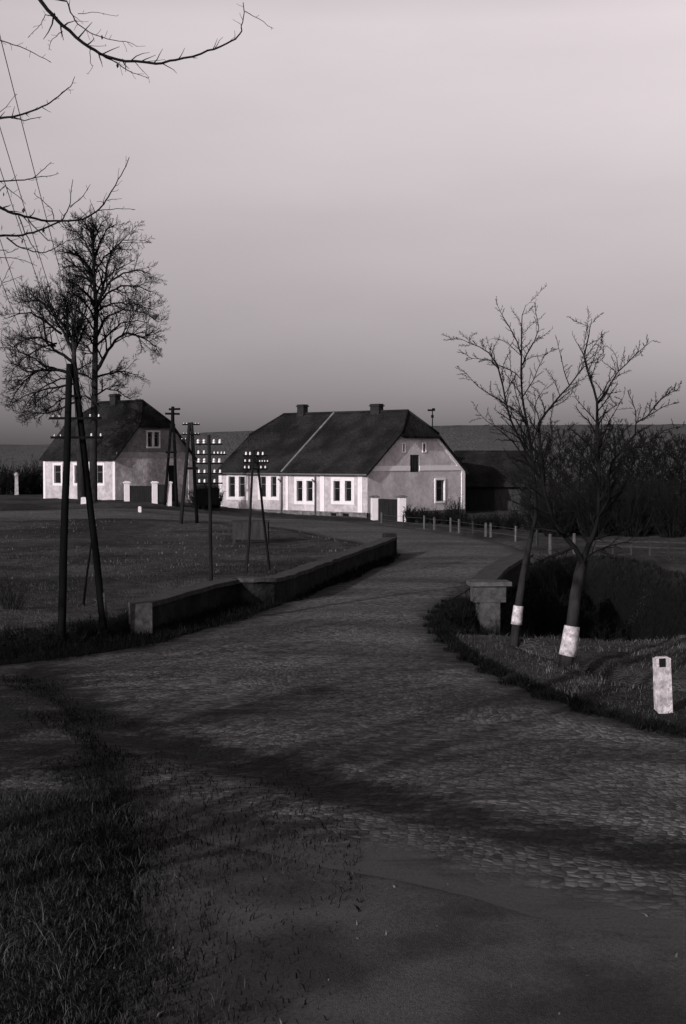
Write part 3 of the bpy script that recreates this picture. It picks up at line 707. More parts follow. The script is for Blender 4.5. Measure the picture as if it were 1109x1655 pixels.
# ------------------------------------------------------------------ trees
def crook(a, b, n, amp, r=rng):
    a, b = Vector(a), Vector(b); L = (b - a).length; out = [a]
    for i in range(1, n): out.append(a.lerp(b, i / n) + Vector((r.uniform(-1, 1), r.uniform(-1, 1), r.uniform(-1, 1))) * amp * L)
    return out + [b]
def sprout(mb, pts, rad, level, n, ratio, ang=(28, 62), lift=.25, minlen=.12, r=rng, t0=.2, nseg=4, rmin=.004, wig=.06, plane=None):
    """children along a branch, then their children"""
    seg = [(Vector(b) - Vector(a)).length for a, b in zip(pts, pts[1:])]; L = sum(seg)
    if L < minlen: return
    for i in range(n):
        t = t0 + (1 - t0) * (i + r.random()) / n; s = t * L; k = 0
        while k < len(seg) - 1 and s > seg[k]: s -= seg[k]; k += 1
        f = min(s / max(seg[k], 1e-6), 1); p = Vector(pts[k]).lerp(Vector(pts[k + 1]), f)
        tan = (Vector(pts[k + 1]) - Vector(pts[k])).normalized()
        rr = (rad[k] + (rad[k + 1] - rad[k]) * f) if hasattr(rad, '__len__') else rad
        ax = tan.orthogonal().normalized(); ax.rotate(Matrix.Rotation(r.uniform(0, 2 * math.pi), 3, tan))
        dr = tan.copy(); dr.rotate(Matrix.Rotation(math.radians(r.uniform(*ang)), 3, ax))
        dr = (dr + Vector((0, 0, lift))).normalized()
        ln = L * ratio * r.uniform(.55, 1.15) * (1.15 - .55 * t)
        q = [p]; d = dr.copy()
        for j in range(nseg):
            d = (d + Vector((r.uniform(-1, 1), r.uniform(-1, 1), r.uniform(-1, 1) + lift * .6)) * wig * 3).normalized()
            q.append(q[-1] + d * ln / nseg)
        r0 = max(rmin, min(rr * .62, rr)); rs = [max(rmin * .8, r0 * (1 - .72 * j / nseg)) for j in range(nseg + 1)]
        mb.tube(q, rs, 5 if r0 > .02 else 3, cap=False)
        if level > 1: sprout(mb, q, rs, level - 1, max(2, int(n * .72)), ratio, ang, lift, minlen, r, .15, max(2, nseg - 1), rmin, wig)

def traced(pxs, D0, D1, w0, w1, sub=2, amp=.012):
    """a limb through photo points, its depth drifting from D0 to D1; widths in metres"""
    n = len(pxs); pts = []
    for i, (x, y) in enumerate(pxs): pts.append(at(x, y, D0 + (D1 - D0) * i / (n - 1)))
    out = []
    for a, b in zip(pts, pts[1:]):
        out.append(a)
        for k in range(1, sub): out.append(a.lerp(b, k / sub) + Vector((rng.uniform(-1, 1), rng.uniform(-1, 1), rng.uniform(-1, 1))) * amp * (b - a).length * 2)
    out.append(pts[-1]); m_ = len(out)
    return out, [(w0 + (w1 - w0) * (i / (m_ - 1)) ** .8) / 2 for i in range(m_)]
def roadside_tree(base, label, trunk_px, D, wt, limbs, wash, seed, group):
    r = random.Random(seed)
    b = G(*base); root = empty('fruit_tree', (b.x, b.y, b.z), label, 'tree', group)
    D = b.y
    tp = [Vector((b.x, b.y, b.z - .3)), b] + [at(x, y, D + .08 * i) for i, (x, y) in enumerate(trunk_px)]
    n = len(tp); rad = [wt[0] / 2 * 1.25, wt[0] / 2 * 1.1] + [(wt[0] + (wt[1] - wt[0]) * i / (n - 3)) / 2 for i in range(n - 2)]
    m = MB(); m.tube(tp, rad, 12); m.build('trunk', M_bark, root, smooth=True)
    if wash:
        y0, y1 = wash
        # centre line between the two rows
        def pt(py):
            rows_ = [(base[1], base[0])] + [(y, x) for x, y in trunk_px]
            for (ya, xa), (yb, xb) in zip(rows_, rows_[1:]):
                if yb <= py <= ya: return xa + (xb - xa) * (ya - py) / (ya - yb)
            return trunk_px[0][0]
        ps = [at(pt(y0 + (y1 - y0) * k / 5), y0 + (y1 - y0) * k / 5, D) for k in range(6)]
        m = MB(); m.tube(ps, [wt[0] / 2 * (1.13 + .03 * k) + .008 for k in range(6)], 14); m.build('whitewash_band', M_lime, root, smooth=True)
    m = MB()
    for pxs, dd, w0, w1, ntw in limbs:
        pts, rs = traced(pxs, D + dd[0], D + dd[1], w0 * .8, w1 * .9)
        m.tube(pts, rs, 7 if w0 > .06 else 5, cap=False)
        if ntw: sprout(m, pts, rs, 2, int(ntw * 2.3), .19, (25, 65), .15, .12, r, .06, 4, .0052, .09)
    m.build('crown', M_twig, root, smooth=True)
    return root
T1 = roadside_tree((831, 1041), 'slim bare fruit tree beside the right parapet pier with a short whitewashed band', [(838, 980), (844, 940), (850, 905), (858, 870)], 33, (.19, .12),
  [([(858, 870), (866, 838), (864, 790), (859, 735), (852, 684), (844, 638), (843, 575), (843, 533), (844, 510), (850, 493)], (0, .4), .14, .012, 12),
   ([(843, 575), (836, 552), (822, 526), (810, 506), (802, 489)], (.3, -.3), .05, .01, 7),
   ([(845, 590), (852, 572), (864, 551), (871, 530), (866, 505), (864, 489)], (.3, .9), .05, .01, 7),
   ([(864, 551), (878, 543), (894, 530)], (.5, 1.2), .025, .008, 4),
   ([(860, 745), (842, 712), (825, 677), (813, 624), (804, 589), (790, 570), (776, 561), (758, 554), (737, 545)], (.2, -1.2), .085, .01, 13),
   ([(806, 596), (792, 582), (762, 579), (741, 565)], (-.7, -1.6), .03, .008, 7),
   ([(852, 690), (839, 666), (800, 642), (772, 624), (755, 605), (741, 593)], (.3, 1.5), .05, .008, 9),
   ([(862, 760), (830, 715), (806, 694), (786, 680), (766, 659)], (.1, -1), .05, .008, 8),
   ([(850, 684), (835, 640), (826, 600), (824, 560)], (.3, .9), .035, .008, 7),
   ([(846, 640), (862, 615), (880, 575), (897, 562)], (.3, -.9), .04, .008, 8),
   ([(864, 790), (880, 750), (893, 715), (890, 680), (896, 640)], (.2, 1.5), .05, .008, 9),
   ([(866, 838), (842, 800), (824, 775), (806, 740)], (.2, 1), .05, .01, 6)],
  (979, 1009), 3, 'bare fruit trees on the right verge')
T2 = roadside_tree((914, 1076), 'stout forked bare fruit tree with a bright whitewashed trunk band on the right verge', [(920, 1045), (925, 1010), (930, 965), (936, 930), (942, 905)], 30, (.265, .21),
  [([(942, 908), (930, 886), (913, 867), (893, 838), (880, 795), (873, 720), (871, 684), (895, 652), (920, 624), (944, 593), (979, 572)], (0, -1.2), .15, .012, 14),
   ([(920, 622), (912, 600), (909, 586), (903, 562), (899, 544)], (-.9, -1.5), .03, .008, 5),
   ([(880, 795), (866, 765), (860, 720), (866, 650), (885, 620)], (-.2, .9), .05, .008, 8),
   ([(942, 908), (952, 880), (960, 862), (967, 834), (968, 759), (966, 703), (965, 684), (965, 649), (953, 610), (944, 575), (950, 550), (953, 533), (957, 516)], (0, .5), .16, .012, 14),
   ([(946, 582), (939, 565), (930, 550), (925, 540)], (.4, .1), .025, .008, 4),
   ([(965, 652), (975, 640), (987, 621), (1000, 600), (1025, 575), (1040, 562), (1053, 551)], (.3, 1.4), .06, .009, 10),
   ([(1000, 600), (998, 590), (997, 579), (990, 566), (981, 559)], (.7, .4), .025, .008, 4),
   ([(967, 834), (985, 806), (984, 770), (990, 745), (1002, 731), (1015, 715), (1027, 701), (1028, 684), (1046, 673), (1064, 649), (1080, 637), (1099, 628)], (.1, -1.4), .085, .01, 13),
   ([(1046, 673), (1070, 658), (1099, 650)], (-1, -1.8), .03, .008, 6),
   ([(1028, 688), (1028, 666), (1020, 645), (1014, 631)], (-.9, -.2), .03, .008, 5),
   ([(965, 684), (945, 660), (932, 645), (927, 632)], (.4, 1.1), .035, .008, 6),
   ([(967, 730), (985, 680), (1000, 655), (1008, 640)], (.3, 1.6), .04, .008, 8),
   ([(947, 902), (965, 890), (985, 882), (1015, 875), (1045, 850), (1060, 810)], (0, -.8), .06, .01, 8),
   ([(1002, 731), (1040, 720), (1075, 695), (1105, 690)], (-.7, .4), .04, .008, 8)],
  (1012, 1059), 5, 'bare fruit trees on the right verge')

# tall lindens in front of the left house
def linden(base_px, D, label, trunk, limbs, seed, wt):
    r = random.Random(seed)
    b = at(base_px[0], base_px[1], D); z = Tz(b.x, b.y); root = empty('linden_tree', (b.x, b.y, z), label, 'tree', 'tall bare lindens by the left house')
    tp = [Vector((b.x, b.y, z - .3))] + [at(x, y, D) for x, y in trunk]; n = len(tp)
    rad = [wt / 2 * (1.15 - .97 * (i / (n - 1)) ** 1.1) for i in range(n)]
    m = MB(); m.tube(tp, rad, 10); m.build('trunk', M_bark, root, smooth=True)
    m = MB()
    sprout(m, tp[-4:], rad[-4:], 3, 13 if wt > .6 else 8, .55, (25, 60), .2, .3, r, .05, 5, .013, .07)
    for pxs, dd, w0 in limbs:
        pts, rs = traced(pxs, D, D + dd, w0, .05, 3, .02)
        m.tube(pts, rs, 6, cap=False)
        sprout(m, pts, rs, 3, 13, .46, (25, 65), .12, .3, r, .15, 3, .012, .09)
    m.build('crown', M_twig, root, smooth=True)
linden((152, 808), 109, 'taller straight linden with the rounded high crown left of the house chimney',
  [(151, 806), (151, 720), (153, 640), (154, 560), (156, 500), (152, 450), (151, 400), (151, 362)],
  [([(156, 498), (166, 470), (172, 440), (180, 405), (198, 388), (222, 388)], 2, .3), ([(154, 460), (140, 425), (122, 410), (104, 408), (92, 404)], -2, .22),
   ([(152, 430), (160, 395), (172, 370), (190, 362)], 1.5, .2), ([(151, 420), (138, 390), (124, 375), (110, 372)], 1, .18),
   ([(164, 478), (178, 455), (200, 441), (225, 437), (242, 442)], -2.5, .22), ([(160, 492), (172, 475), (196, 462), (225, 463), (244, 472)], 3, .24),
   ([(157, 505), (166, 496), (186, 490), (214, 490), (246, 500)], -3.5, .24), ([(156, 545), (170, 515), (176, 510), (200, 500), (232, 505), (256, 520)], 2.5, .25),
   ([(155, 600), (170, 575), (186, 550), (205, 538), (232, 545), (258, 530)], 1, .32), ([(205, 538), (235, 548), (252, 560), (258, 575)], 2, .14),
   ([(154, 610), (175, 604), (200, 600), (225, 606)], 3, .2), ([(154, 520), (142, 495), (128, 480), (112, 470)], -3, .22),
   ([(153, 470), (142, 450), (130, 445), (116, 452)], 3.5, .18), ([(154, 560), (140, 540), (130, 530)], -3, .18), ([(153, 640), (172, 628), (192, 632), (210, 645)], -1.5, .16),
   ([(151, 400), (146, 375), (136, 358), (125, 352)], -1, .14), ([(151, 395), (158, 372), (166, 358), (176, 352)], 0, .14), ([(153, 650), (138, 640), (120, 645)], 3, .14), ([(155, 580), (142, 560), (126, 548), (108, 552)], 2, .16), ([(154, 535), (138, 512), (122, 500), (100, 498)], 1.5, .18), ([(154, 500), (142, 476), (126, 462), (106, 452)], -2, .18), ([(152, 455), (136, 432), (116, 428), (100, 436)], 0, .15), ([(154, 620), (140, 606), (124, 604), (108, 612)], -1, .14), ([(155, 560), (176, 540), (196, 522), (222, 518), (240, 522)], -1, .18), ([(153, 440), (168, 415), (190, 402), (212, 404)], 3, .16)], 21, .62)
linden((131, 810), 106, 'lower spreading linden standing behind the tarred pole pair, its limbs reaching far left',
  [(132, 808), (130, 740), (126, 660), (120, 590), (119, 550), (121, 510), (124, 480)],
  [([(119, 570), (105, 540), (92, 520), (82, 500), (70, 480)], -1, .3), ([(120, 560), (108, 530), (108, 500), (104, 480), (96, 465)], 1.5, .25),
   ([(118, 605), (95, 598), (70, 598), (44, 601), (22, 588), (10, 575)], 0, .3), ([(118, 585), (95, 570), (76, 555), (72, 530), (68, 500), (60, 475)], 2, .28),
   ([(90, 560), (66, 545), (40, 548), (20, 562)], -2, .18), ([(100, 540), (74, 520), (50, 505), (28, 508), (8, 515)], -3, .2),
   ([(122, 540), (132, 520), (140, 500), (138, 480)], 1, .2), ([(118, 620), (98, 625), (70, 630), (40, 640), (22, 650)], -2, .2),
   ([(112, 545), (86, 500), (60, 485), (30, 490)], 3, .2), ([(122, 640), (100, 645), (80, 660), (62, 676)], 1.5, .16), ([(121, 600), (138, 590), (150, 585)], -2, .16),
   ([(84, 510), (70, 490), (50, 475), (30, 478)], 0, .15), ([(60, 600), (40, 615), (25, 635), (15, 655)], 1, .15), ([(110, 520), (104, 495), (110, 470), (118, 450)], -1, .14), ([(122, 650), (96, 662), (70, 668), (44, 664), (26, 668)], 2.5, .16), ([(80, 600), (58, 580), (34, 570), (14, 548)], 2, .15), ([(92, 555), (70, 560), (44, 575), (18, 600)], -3, .15), ([(118, 610), (98, 612), (76, 622), (52, 640), (36, 662)], 0, .16)], 22, .62)

# the near tree whose branches hang in from the left edge
NT = empty('maple_tree', (-6.6, 12.5, Tz(-6.6, 12.5)), 'near bare tree whose drooping branches hang into the upper left corner', 'tree')
zt0 = NT.location.z
m = MB(); tr = [(-6.6, 12.5, zt0 - .3), (-6.55, 12.5, zt0 + 1.2), (-6.4, 12.4, 2.8), (-6.1, 12.3, 5.0), (-5.9, 12.2, 7.2), (-5.7, 12.3, 9.2), (-5.3, 12.5, 11.2), (-5.2, 12.5, 12.6)]
m.tube(tr, [.3, .24, .21, .19, .16, .13, .08, .03], 12); m.build('trunk', M_bark, NT, smooth=True)
m = MB(); DN = 12.0
def hang(pxs, w0, w1, d=(0, 0), tw=6, root_to=None, ratio=.16):
    pts, rs = traced(pxs, DN + d[0], DN + d[1], w0, w1, 3, .02)
    if root_to is not None:
        a = Vector(root_to); pre = crook(a, pts[0], 5, .03)[:-1]; pts = pre + pts
        rs = [w0 / 2 * (1.7 - .7 * i / len(pre)) for i in range(len(pre))] + rs
    m.tube(pts, rs, 6, cap=False)
    k = len(pts) - (5 if root_to is not None else 0)
    if tw: sprout(m, pts[-k:], rs[-k:], 1, tw, ratio, (30, 75), .1, .1, random.Random(len(m.v)), .05, 3, .0022, .09)
    return pts, rs
c1 = Vector(tr[5]); c2 = Vector(tr[4]); c3 = Vector(tr[3])
hang([(60, -6), (77, 16), (101, 41), (134, 69), (162, 87), (203, 99), (252, 103), (284, 97), (325, 87), (357, 75), (381, 63), (391, 50), (390, 42), (395, 20), (393, 4)], .034, .007, (0, .3), 22, c1, .09)
hang([(396, 18), (418, 30), (442, 46)], .007, .004, (.3, .4), 3)
hang([(108, 2), (114, 20), (126, 39), (146, 53), (174, 63), (203, 67), (221, 75)], .014, .004, (.1, -.3), 12, c1, .12)
hang([(162, 87), (191, 103), (215, 118), (241, 126)], .012, .004, (.05, .4), 12)
hang([(93, 28), (73, 24), (67, 38), (45, 61)], .009, .004, (0, .3), 8); hang([(101, 51), (85, 63), (79, 81)], .008, .003, (0, -.3), 5)
hang([(126, 22), (158, 20), (189, 26)], .006, .003, (0, 0), 3); hang([(138, 73), (172, 74)], .006, .003, (0, 0), 2); hang([(146, 77), (146, 101), (150, 108), (142, 120)], .007, .003, (0, 0), 3)
hang([(219, 101), (240, 124)], .006, .003, (0, 0), 3); hang([(203, 99), (203, 116)], .008, .004, (0, 0), 2); hang([(231, 100), (266, 96)], .006, .003, (0, 0), 1)
hang([(-20, 58), (0, 65), (32, 75), (57, 87), (83, 101)], .011, .005, (0, .3), 8, c1)
hang([(-20, 196), (0, 191), (20, 189), (61, 176), (81, 166), (101, 150), (114, 140), (121, 124)], .024, .005, (0, -.4), 14, c2, .12)
hang([(20, 189), (40, 195), (67, 189)], .012, .005, (0, 0), 4); hang([(-12, 196), (0, 181), (26, 152)], .01, .004, (0, .2), 4)
hang([(-20, 294), (0, 293), (40, 291), (53, 288), (73, 272), (83, 262)], .015, .005, (0, .3), 8, c2, .14); hang([(53, 288), (75, 285), (95, 280)], .008, .004, (0, 0), 4)
hang([(-20, 325), (0, 335), (13, 342), (40, 350), (67, 356), (100, 357), (135, 354), (157, 341), (168, 330), (178, 313), (187, 299), (200, 275), (209, 254)], .03, .006, (0, .5), 18, c3, .1)
hang([(157, 341), (189, 337), (219, 339)], .008, .004, (.3, .3), 4); hang([(173, 324), (197, 321)], .006, .003, (.3, .3), 2)
hang([(100, 357), (108, 343), (114, 327), (118, 290)], .014, .005, (.2, .5), 7); hang([(114, 335), (135, 316), (146, 298)], .009, .004, (.3, 0), 5)
hang([(87, 354), (84, 338), (70, 325), (55, 312)], .009, .004, (.1, -.3), 6); hang([(142, 352), (128, 336)], .007, .003, (.2, .2), 2)
hang([(-20, 380), (0, 381), (27, 381), (54, 376), (81, 365), (100, 357)], .022, .014, (.1, .2), 10, c3, .14)
hang([(11, 384), (27, 397), (54, 407), (73, 408), (89, 401), (108, 389), (142, 384)], .015, .005, (.1, .5), 12, None, .14)
hang([(30, 349), (40, 376), (57, 403), (62, 419)], .012, .005, (.1, 0), 7); hang([(46, 354), (62, 373), (78, 389), (92, 392)], .011, .005, (.1, -.2), 7)
hang([(100, 358), (108, 370), (119, 374), (151, 372)], .009, .004, (.2, .2), 5); hang([(-12, 413), (0, 416), (27, 418), (60, 430)], .009, .004, (0, 0), 6)
hang([(-8, 478), (0, 465), (11, 441), (22, 422)], .008, .004, (0, .2), 5); hang([(5, 457), (20, 452), (39, 446)], .006, .003, (0, 0), 3)
hang([(-10, 325), (8, 300), (22, 312), (42, 330)], .01, .004, (0, .4), 8); hang([(-10, 400), (14, 408), (30, 402)], .008, .004, (0, .4), 5)
for (h, az, ln) in ((4.6, 200, 3), (6.2, 150, 3.5), (7.4, 250, 3.4), (8.6, 110, 3.2), (9.6, 190, 3), (10.4, 300, 2.4), (6.8, 300, 2.6), (9.0, 45, 2.2), (8, 180, 3.3)):
    a = Vector((-5.9, 12.3, h)); b = a + Vector((math.cos(math.radians(az)) * ln, math.sin(math.radians(az)) * ln, ln * .55))
    pts = crook(a, b, 5, .05); rs = [.06, .05, .04, .03, .02, .01]; m.tube(pts, rs, 6, cap=False); sprout(m, pts, rs, 3, 7, .4, (25, 60), .15, .2, rng, .2, 4, .005, .07)
m.build('branches', M_twig, NT, smooth=True)
m = MB()
for x, y in ((38, 340), (63, 341), (6, 314), (3, 368), (48, 346), (165, 60), (88, 24), (60, 400), (36, 390), (132, 370), (22, 332), (70, 372), (203, 108), (190, 106)):
    p = at(x, y, DN + .1); w, h = rng.uniform(.012, .02), rng.uniform(.03, .055)
    a = rng.uniform(0, 3); d = Vector((math.cos(a), math.sin(a), 0)) * w
    m.add([p + Vector((0, 0, h * .5)), p + d + Vector((0, .01, 0)), p - Vector((0, .01, h * .6)), p - d], [(0, 1, 2, 3), (3, 2, 1, 0)])
m.build('dead_leaves', M_leaf, NT)

# roadside trees left and behind the camera; their bare crowns shade the near cobbles
def bare_tree(name, x, y, H, spread, label, seed, group, dens_=7, m=M_bark, lv=3, r0=.2, rmin=.006, low=.3, cat='tree', nl=13, lift=.22, ratio=.42):
    r = random.Random(seed); z = Tz(x, y); root = empty(name, (x, y, z), label, cat, group)
    lean = Vector((r.uniform(-.5, .5), r.uniform(-.5, .5), 0)) * H * .06
    tp = [Vector((x, y, z - .2))] + [Vector((x, y, z)) + lean * (k / 6) + Vector((r.uniform(-1, 1), r.uniform(-1, 1), 0)) * H * .008 + Vector((0, 0, H * .93 * k / 6)) for k in range(1, 7)]
    rad = [r0, r0 * .85, r0 * .72, r0 * .6, r0 * .45, r0 * .28, r0 * .1]
    mm = MB(); mm.tube(tp, rad, 8); mm.build('trunk', m, root, smooth=True)
    mm = MB()
    for i in range(nl):
        t = low + (1 - low) * (i + r.random() * .6) / nl; k = t * 6; a = tp[min(int(k), 5)].lerp(tp[min(int(k) + 1, 6)], k - int(k)) if k < 6 else tp[6]
        az = i * 2.4 + r.uniform(-.4, .4); ln = spread * (1 - .62 * max(0, t - low) / (1 - low)) * r.uniform(.75, 1.15)
        b = a + Vector((math.cos(az), math.sin(az), .55 + .5 * t)) * ln
        pts = crook(a, b, 4, .05, r); rr = r0 * .36 * (1.1 - .6 * t); rs = [rr, rr * .85, rr * .65, rr * .45, rr * .25]
        mm.tube(pts, rs, 5, cap=False); sprout(mm, pts, rs, lv - 1, dens_, ratio, (25, 60), lift, .12, r, .15, 4, rmin, .07)
    mm.build('crown', M_twig, root, smooth=True)
    return root
for i, (x, y, H, sp, lab) in enumerate([(-15.2, 15.6, 8.0, 3.2, 'bare roadside tree farthest ahead in the row left of the camera'), (-12.0, 9.6, 7.6, 3.2, 'second bare roadside tree in the row left of the camera'),
        (-9.3, 5.9, 7.4, 3.0, 'third bare roadside tree in the row left of the camera')]):
    bare_tree('roadside_tree', x, y, H, sp, lab, 41 + i, 'roadside trees left of the camera', 10, rmin=.017, nl=22, low=.42, r0=.16)

# thicket of bare trees behind the gully on the right
TK = [(878, 104, 5.4, 2.2), (905, 96, 6.2, 2.4), (935, 100, 5.8, 2.5), (965, 92, 5.6, 2.3), (992, 98, 6.8, 2.5), (1020, 90, 5.0, 2.4), (1046, 94, 5.6, 2.6), (1074, 88, 5.2, 2.5), (1100, 92, 5.4, 2.4), (1130, 90, 5.4, 2.4)]
ordn = ['first', 'second', 'third', 'fourth', 'fifth', 'sixth', 'seventh', 'eighth', 'ninth', 'tenth']
for i, (px, D, H, sp) in enumerate(TK):
    q = at(px, 860, D)
    bare_tree('thicket_tree', q.x, q.y, H, sp * 1.15, '%s low bare tree from the left in the dark thicket right of the barn' % ordn[i], 60 + i, 'thicket right of the barn', 11, m=M_twig, r0=.08, rmin=.014, low=.05, nl=30, lift=.35)

def shrub(name, px, py, H, w, label, seed, group=None, cat='shrub', mat_=None, n=26, rmin=.006, D=None, up=1.0, ntw=5):
    r = random.Random(seed); b = G(px, py) if D is None else Vector((at(px, py, D).x, D, Tz(at(px, py, D).x, D)))
    mm = MB()
    for i in range(n):
        az = r.uniform(0, 6.283); k = r.random() ** .6
        s = b + Vector((math.cos(az), math.sin(az), 0)) * w * .15 * k - Vector((0, 0, .08))
        e = b + Vector((math.cos(az) * w * .5 * k, math.sin(az) * w * .5 * k, H * r.uniform(.55, 1) * (1 - .35 * k * k)))
        pts = crook(s, e, 4, .07, r); rs = [rmin * 2, rmin * 1.8, rmin * 1.5, rmin * 1.2, rmin * .8]
        mm.tube(pts, rs, 3, cap=False); sprout(mm, pts, rs, 2, ntw, .35, (25, 65), .15 * up, .08, r, .15, 3, rmin * .7, .09)
    o = mm.build(name, mat_ or M_twig, loc=b, smooth=True); tag(o, label, cat, group); return o
shrub('bush', 735, 842, 1.9, 2.0, 'small twiggy bush in front of the right corner of the long house', 71, D=99, n=40, rmin=.012)
for i, (px, py, H, w) in enumerate([(870, 1020, 1.7, 1.8), (905, 1000, 1.9, 2.0), (950, 1010, 1.7, 2.2), (1000, 1005, 1.6, 2.2), (1050, 1000, 1.6, 2.2), (880, 940, 2.2, 2.2), (930, 935, 2.1, 2.4), (990, 950, 1.7, 2.4), (1045, 965, 1.6, 2.2), (745, 1005, 1.0, 1.2)]):
    lab = ['bramble behind the slim whitewashed tree', 'bramble between the two whitewashed trees', 'bramble right behind the stout forked trunk', 'low bramble on the near side of the gully, left of the marker post',
           'low bramble at the right edge of the gully', 'tall bramble on the far bank behind the slim tree', 'tall bramble on the far bank behind the fork of the stout tree', 'bramble in the middle of the gully right of the stout tree',
           'bramble high on the gully bank near the right picture edge', 'small bramble at the foot of the parapet pier'][i]
    q = at(px, py, {0: 36.5, 1: 39, 2: 37, 3: 37.5, 4: 38, 5: 48, 6: 50, 7: 44, 8: 43, 9: 38.6}[i])
    shrub('bramble', px, py, H * 1.15, w, lab, 80 + i, 'brambles in the gully', n=46, rmin=.006, D=q.y, up=.3, ntw=6)
for i, (px, py, H, w, lab) in enumerate([(150, 1025, .55, 1.0, 'low dark shrub between the feet of the tarred pole pair'), (205, 1022, .5, .8, 'low dark shrub at the near end of the left parapet'),
    (18, 985, 1.0, 1.2, 'thin shrub at the left picture edge in the meadow'), (120, 1038, .4, .9, 'ragged shrub at the foot of the left tarred pole')]):
    shrub('shrub', px, py, H, w, lab, 95 + i, 'low shrubs on the left bank', n=34, rmin=.004)
for i, (px, D, H, w) in enumerate([(868, 84, 2.6, 3.2), (898, 80, 3.2, 3.4), (930, 83, 3.0, 3.6), (960, 79, 3.6, 3.4), (992, 82, 3.0, 3.6), (1022, 78, 3.7, 3.4), (1052, 81, 3.2, 3.6), (1086, 77, 3.5, 3.6)]):
    shrub('thicket_bush', px, 870, H, w, '%s dense dark bush from the left below the thicket trees' % ordn[i], 160 + i, 'bushes at the foot of the thicket', n=70, rmin=.012, D=D, ntw=8)
# hedge by the gate
for i, (px, D, H, w) in enumerate([(664, 98, 1.35, 1.3), (684, 97, 1.15, 1.3), (704, 96, 1.05, 1.3), (724, 95, 1.05, 1.4), (748, 93, 1.0, 1.5), (775, 91, 1.0, 1.5), (800, 89, 1.1, 1.5), (828, 87, 1.2, 1.6)]):
    shrub('hedge_bush', px, 840, H, w, '%s clipped hedge bush counted from the gate toward the barn' % ordn[i], 110 + i, 'hedge running right from the gate', n=60, rmin=.014, D=D, ntw=6)
for i, (px, D, H, w) in enumerate([(322, 108, 1.9, 1.9), (338, 110, 2.3, 2.0), (350, 112, 1.9, 1.6)]):
    shrub('yard_bush', px, 800, H, w, ['leftmost dark bush in the gap between the two houses', 'middle and tallest dark bush in the gap between the two houses', 'dark bush touching the left end of the long house'][i], 130 + i, 'bushes between the houses', n=60, rmin=.016, D=D, ntw=6)
for i, (px, D, H, w) in enumerate([(8, 130, 3.2, 4.5), (35, 132, 3.0, 4.5), (60, 133, 3.4, 4)]):
    shrub('orchard_bush', px, 790, H, w, ['bare orchard bush at the left picture edge', 'bare orchard bush between the picture edge and the small house', 'bare orchard bush against the left end of the small house'][i], 140 + i, 'orchard bushes left of the small house', n=60, rmin=.02, D=D, ntw=6)

# ------------------------------------------------------------------ telegraph poles
m = MB(); m.lathe((0, 0, 0), [(.012, 0), (.045, .01), (.05, .03), (.036, .05), (.046, .07), (.036, .11), (.02, .135)], 10)
_ins = m.build('insulator', M_porc, smooth=True); INS = _ins.data; bpy.data.objects.remove(_ins)
def ins(root, p, k=1.0):
    o = bpy.data.objects.new('insulator', INS); COL.objects.link(o); o.parent = root; o.location = Vector(p) - root.location; o.scale = (k, k, k)
M_pole2 = mat('weathered_pole', g(.013), .5, 1.6, 4, 1.0, spec=.0, bump=.4, bscale=20, stretch=(1, 1, .12))
def pole_leg(root, a, b, r0, r1, name='pole'):
    m = MB(); a, b = Vector(a), Vector(b); n = 6
    m.tube([a.lerp(b, i / n) + Vector((rng.uniform(-1, 1), 0, 0)) * .01 for i in range(n + 1)], [r0 + (r1 - r0) * i / n for i in range(n + 1)], 12)
    return m.build(name, M_pole if r0 in (.10, .09, .11, .13, .16) else M_pole2, root, smooth=True)
def arm(root, a, b, w=.08):
    m = MB(); m.bar(a, b, w, w * 1.1); m.build('crossarm', M_pole, root)
GP = 'telegraph poles'
# near A pole
b1, b2 = G(98, 1030), G(172, 1028); D = b1.y
AP = empty('telegraph_pole', b1, 'tall tarred double telegraph pole, two legs meeting at the top, nearest at the left', 'telegraph pole', GP)
t1, t2 = at(113, 588, D), at(120, 586, D + .05)
pole_leg(AP, b1 - Vector((0, 0, .3)), t1, .10, .075); pole_leg(AP, (b2.x, b2.y - .0, b2.z - .3), t2, .09, .07)
m = MB(); f0, f1 = Vector(b2).lerp(Vector(t2), .075), Vector(b2).lerp(Vector(t2), .165); m.tube([f0, f1], [.096, .094], 12); m.build('worn_band', mat('grey_band', g(.10), .4, 1.4, 12), AP, smooth=True)
WA = []
for yy, xr, il in ((672, (80, 164), (86, 96, 146, 160)), (703, (82, 166), (88, 98, 148, 163))):
    a, b = at(xr[0], yy + 4, D), at(xr[1], yy + 4, D); arm(AP, a, b, .05)
    for x in il: p = at(x, yy + 2, D); ins(AP, p, .5 if x > 120 else .3); WA.append(p + Vector((0, 0, .11)))
m = MB(); m.tube([at(112, 640, D), at(124, 640, D)], .03, 6); m.build('bolt', M_pole, AP)
# thin strut
q = G(134, 978); m = MB(); m.tube([q - Vector((0, 0, .1)), at(141, 925, q.y + .1), at(148, 878, q.y + .2)], [.035, .03, .022], 6)
tag(m.build('leaning_stake', M_pole, loc=q, smooth=True), 'thin dark leaning stake in the meadow beside the double pole', 'stake')
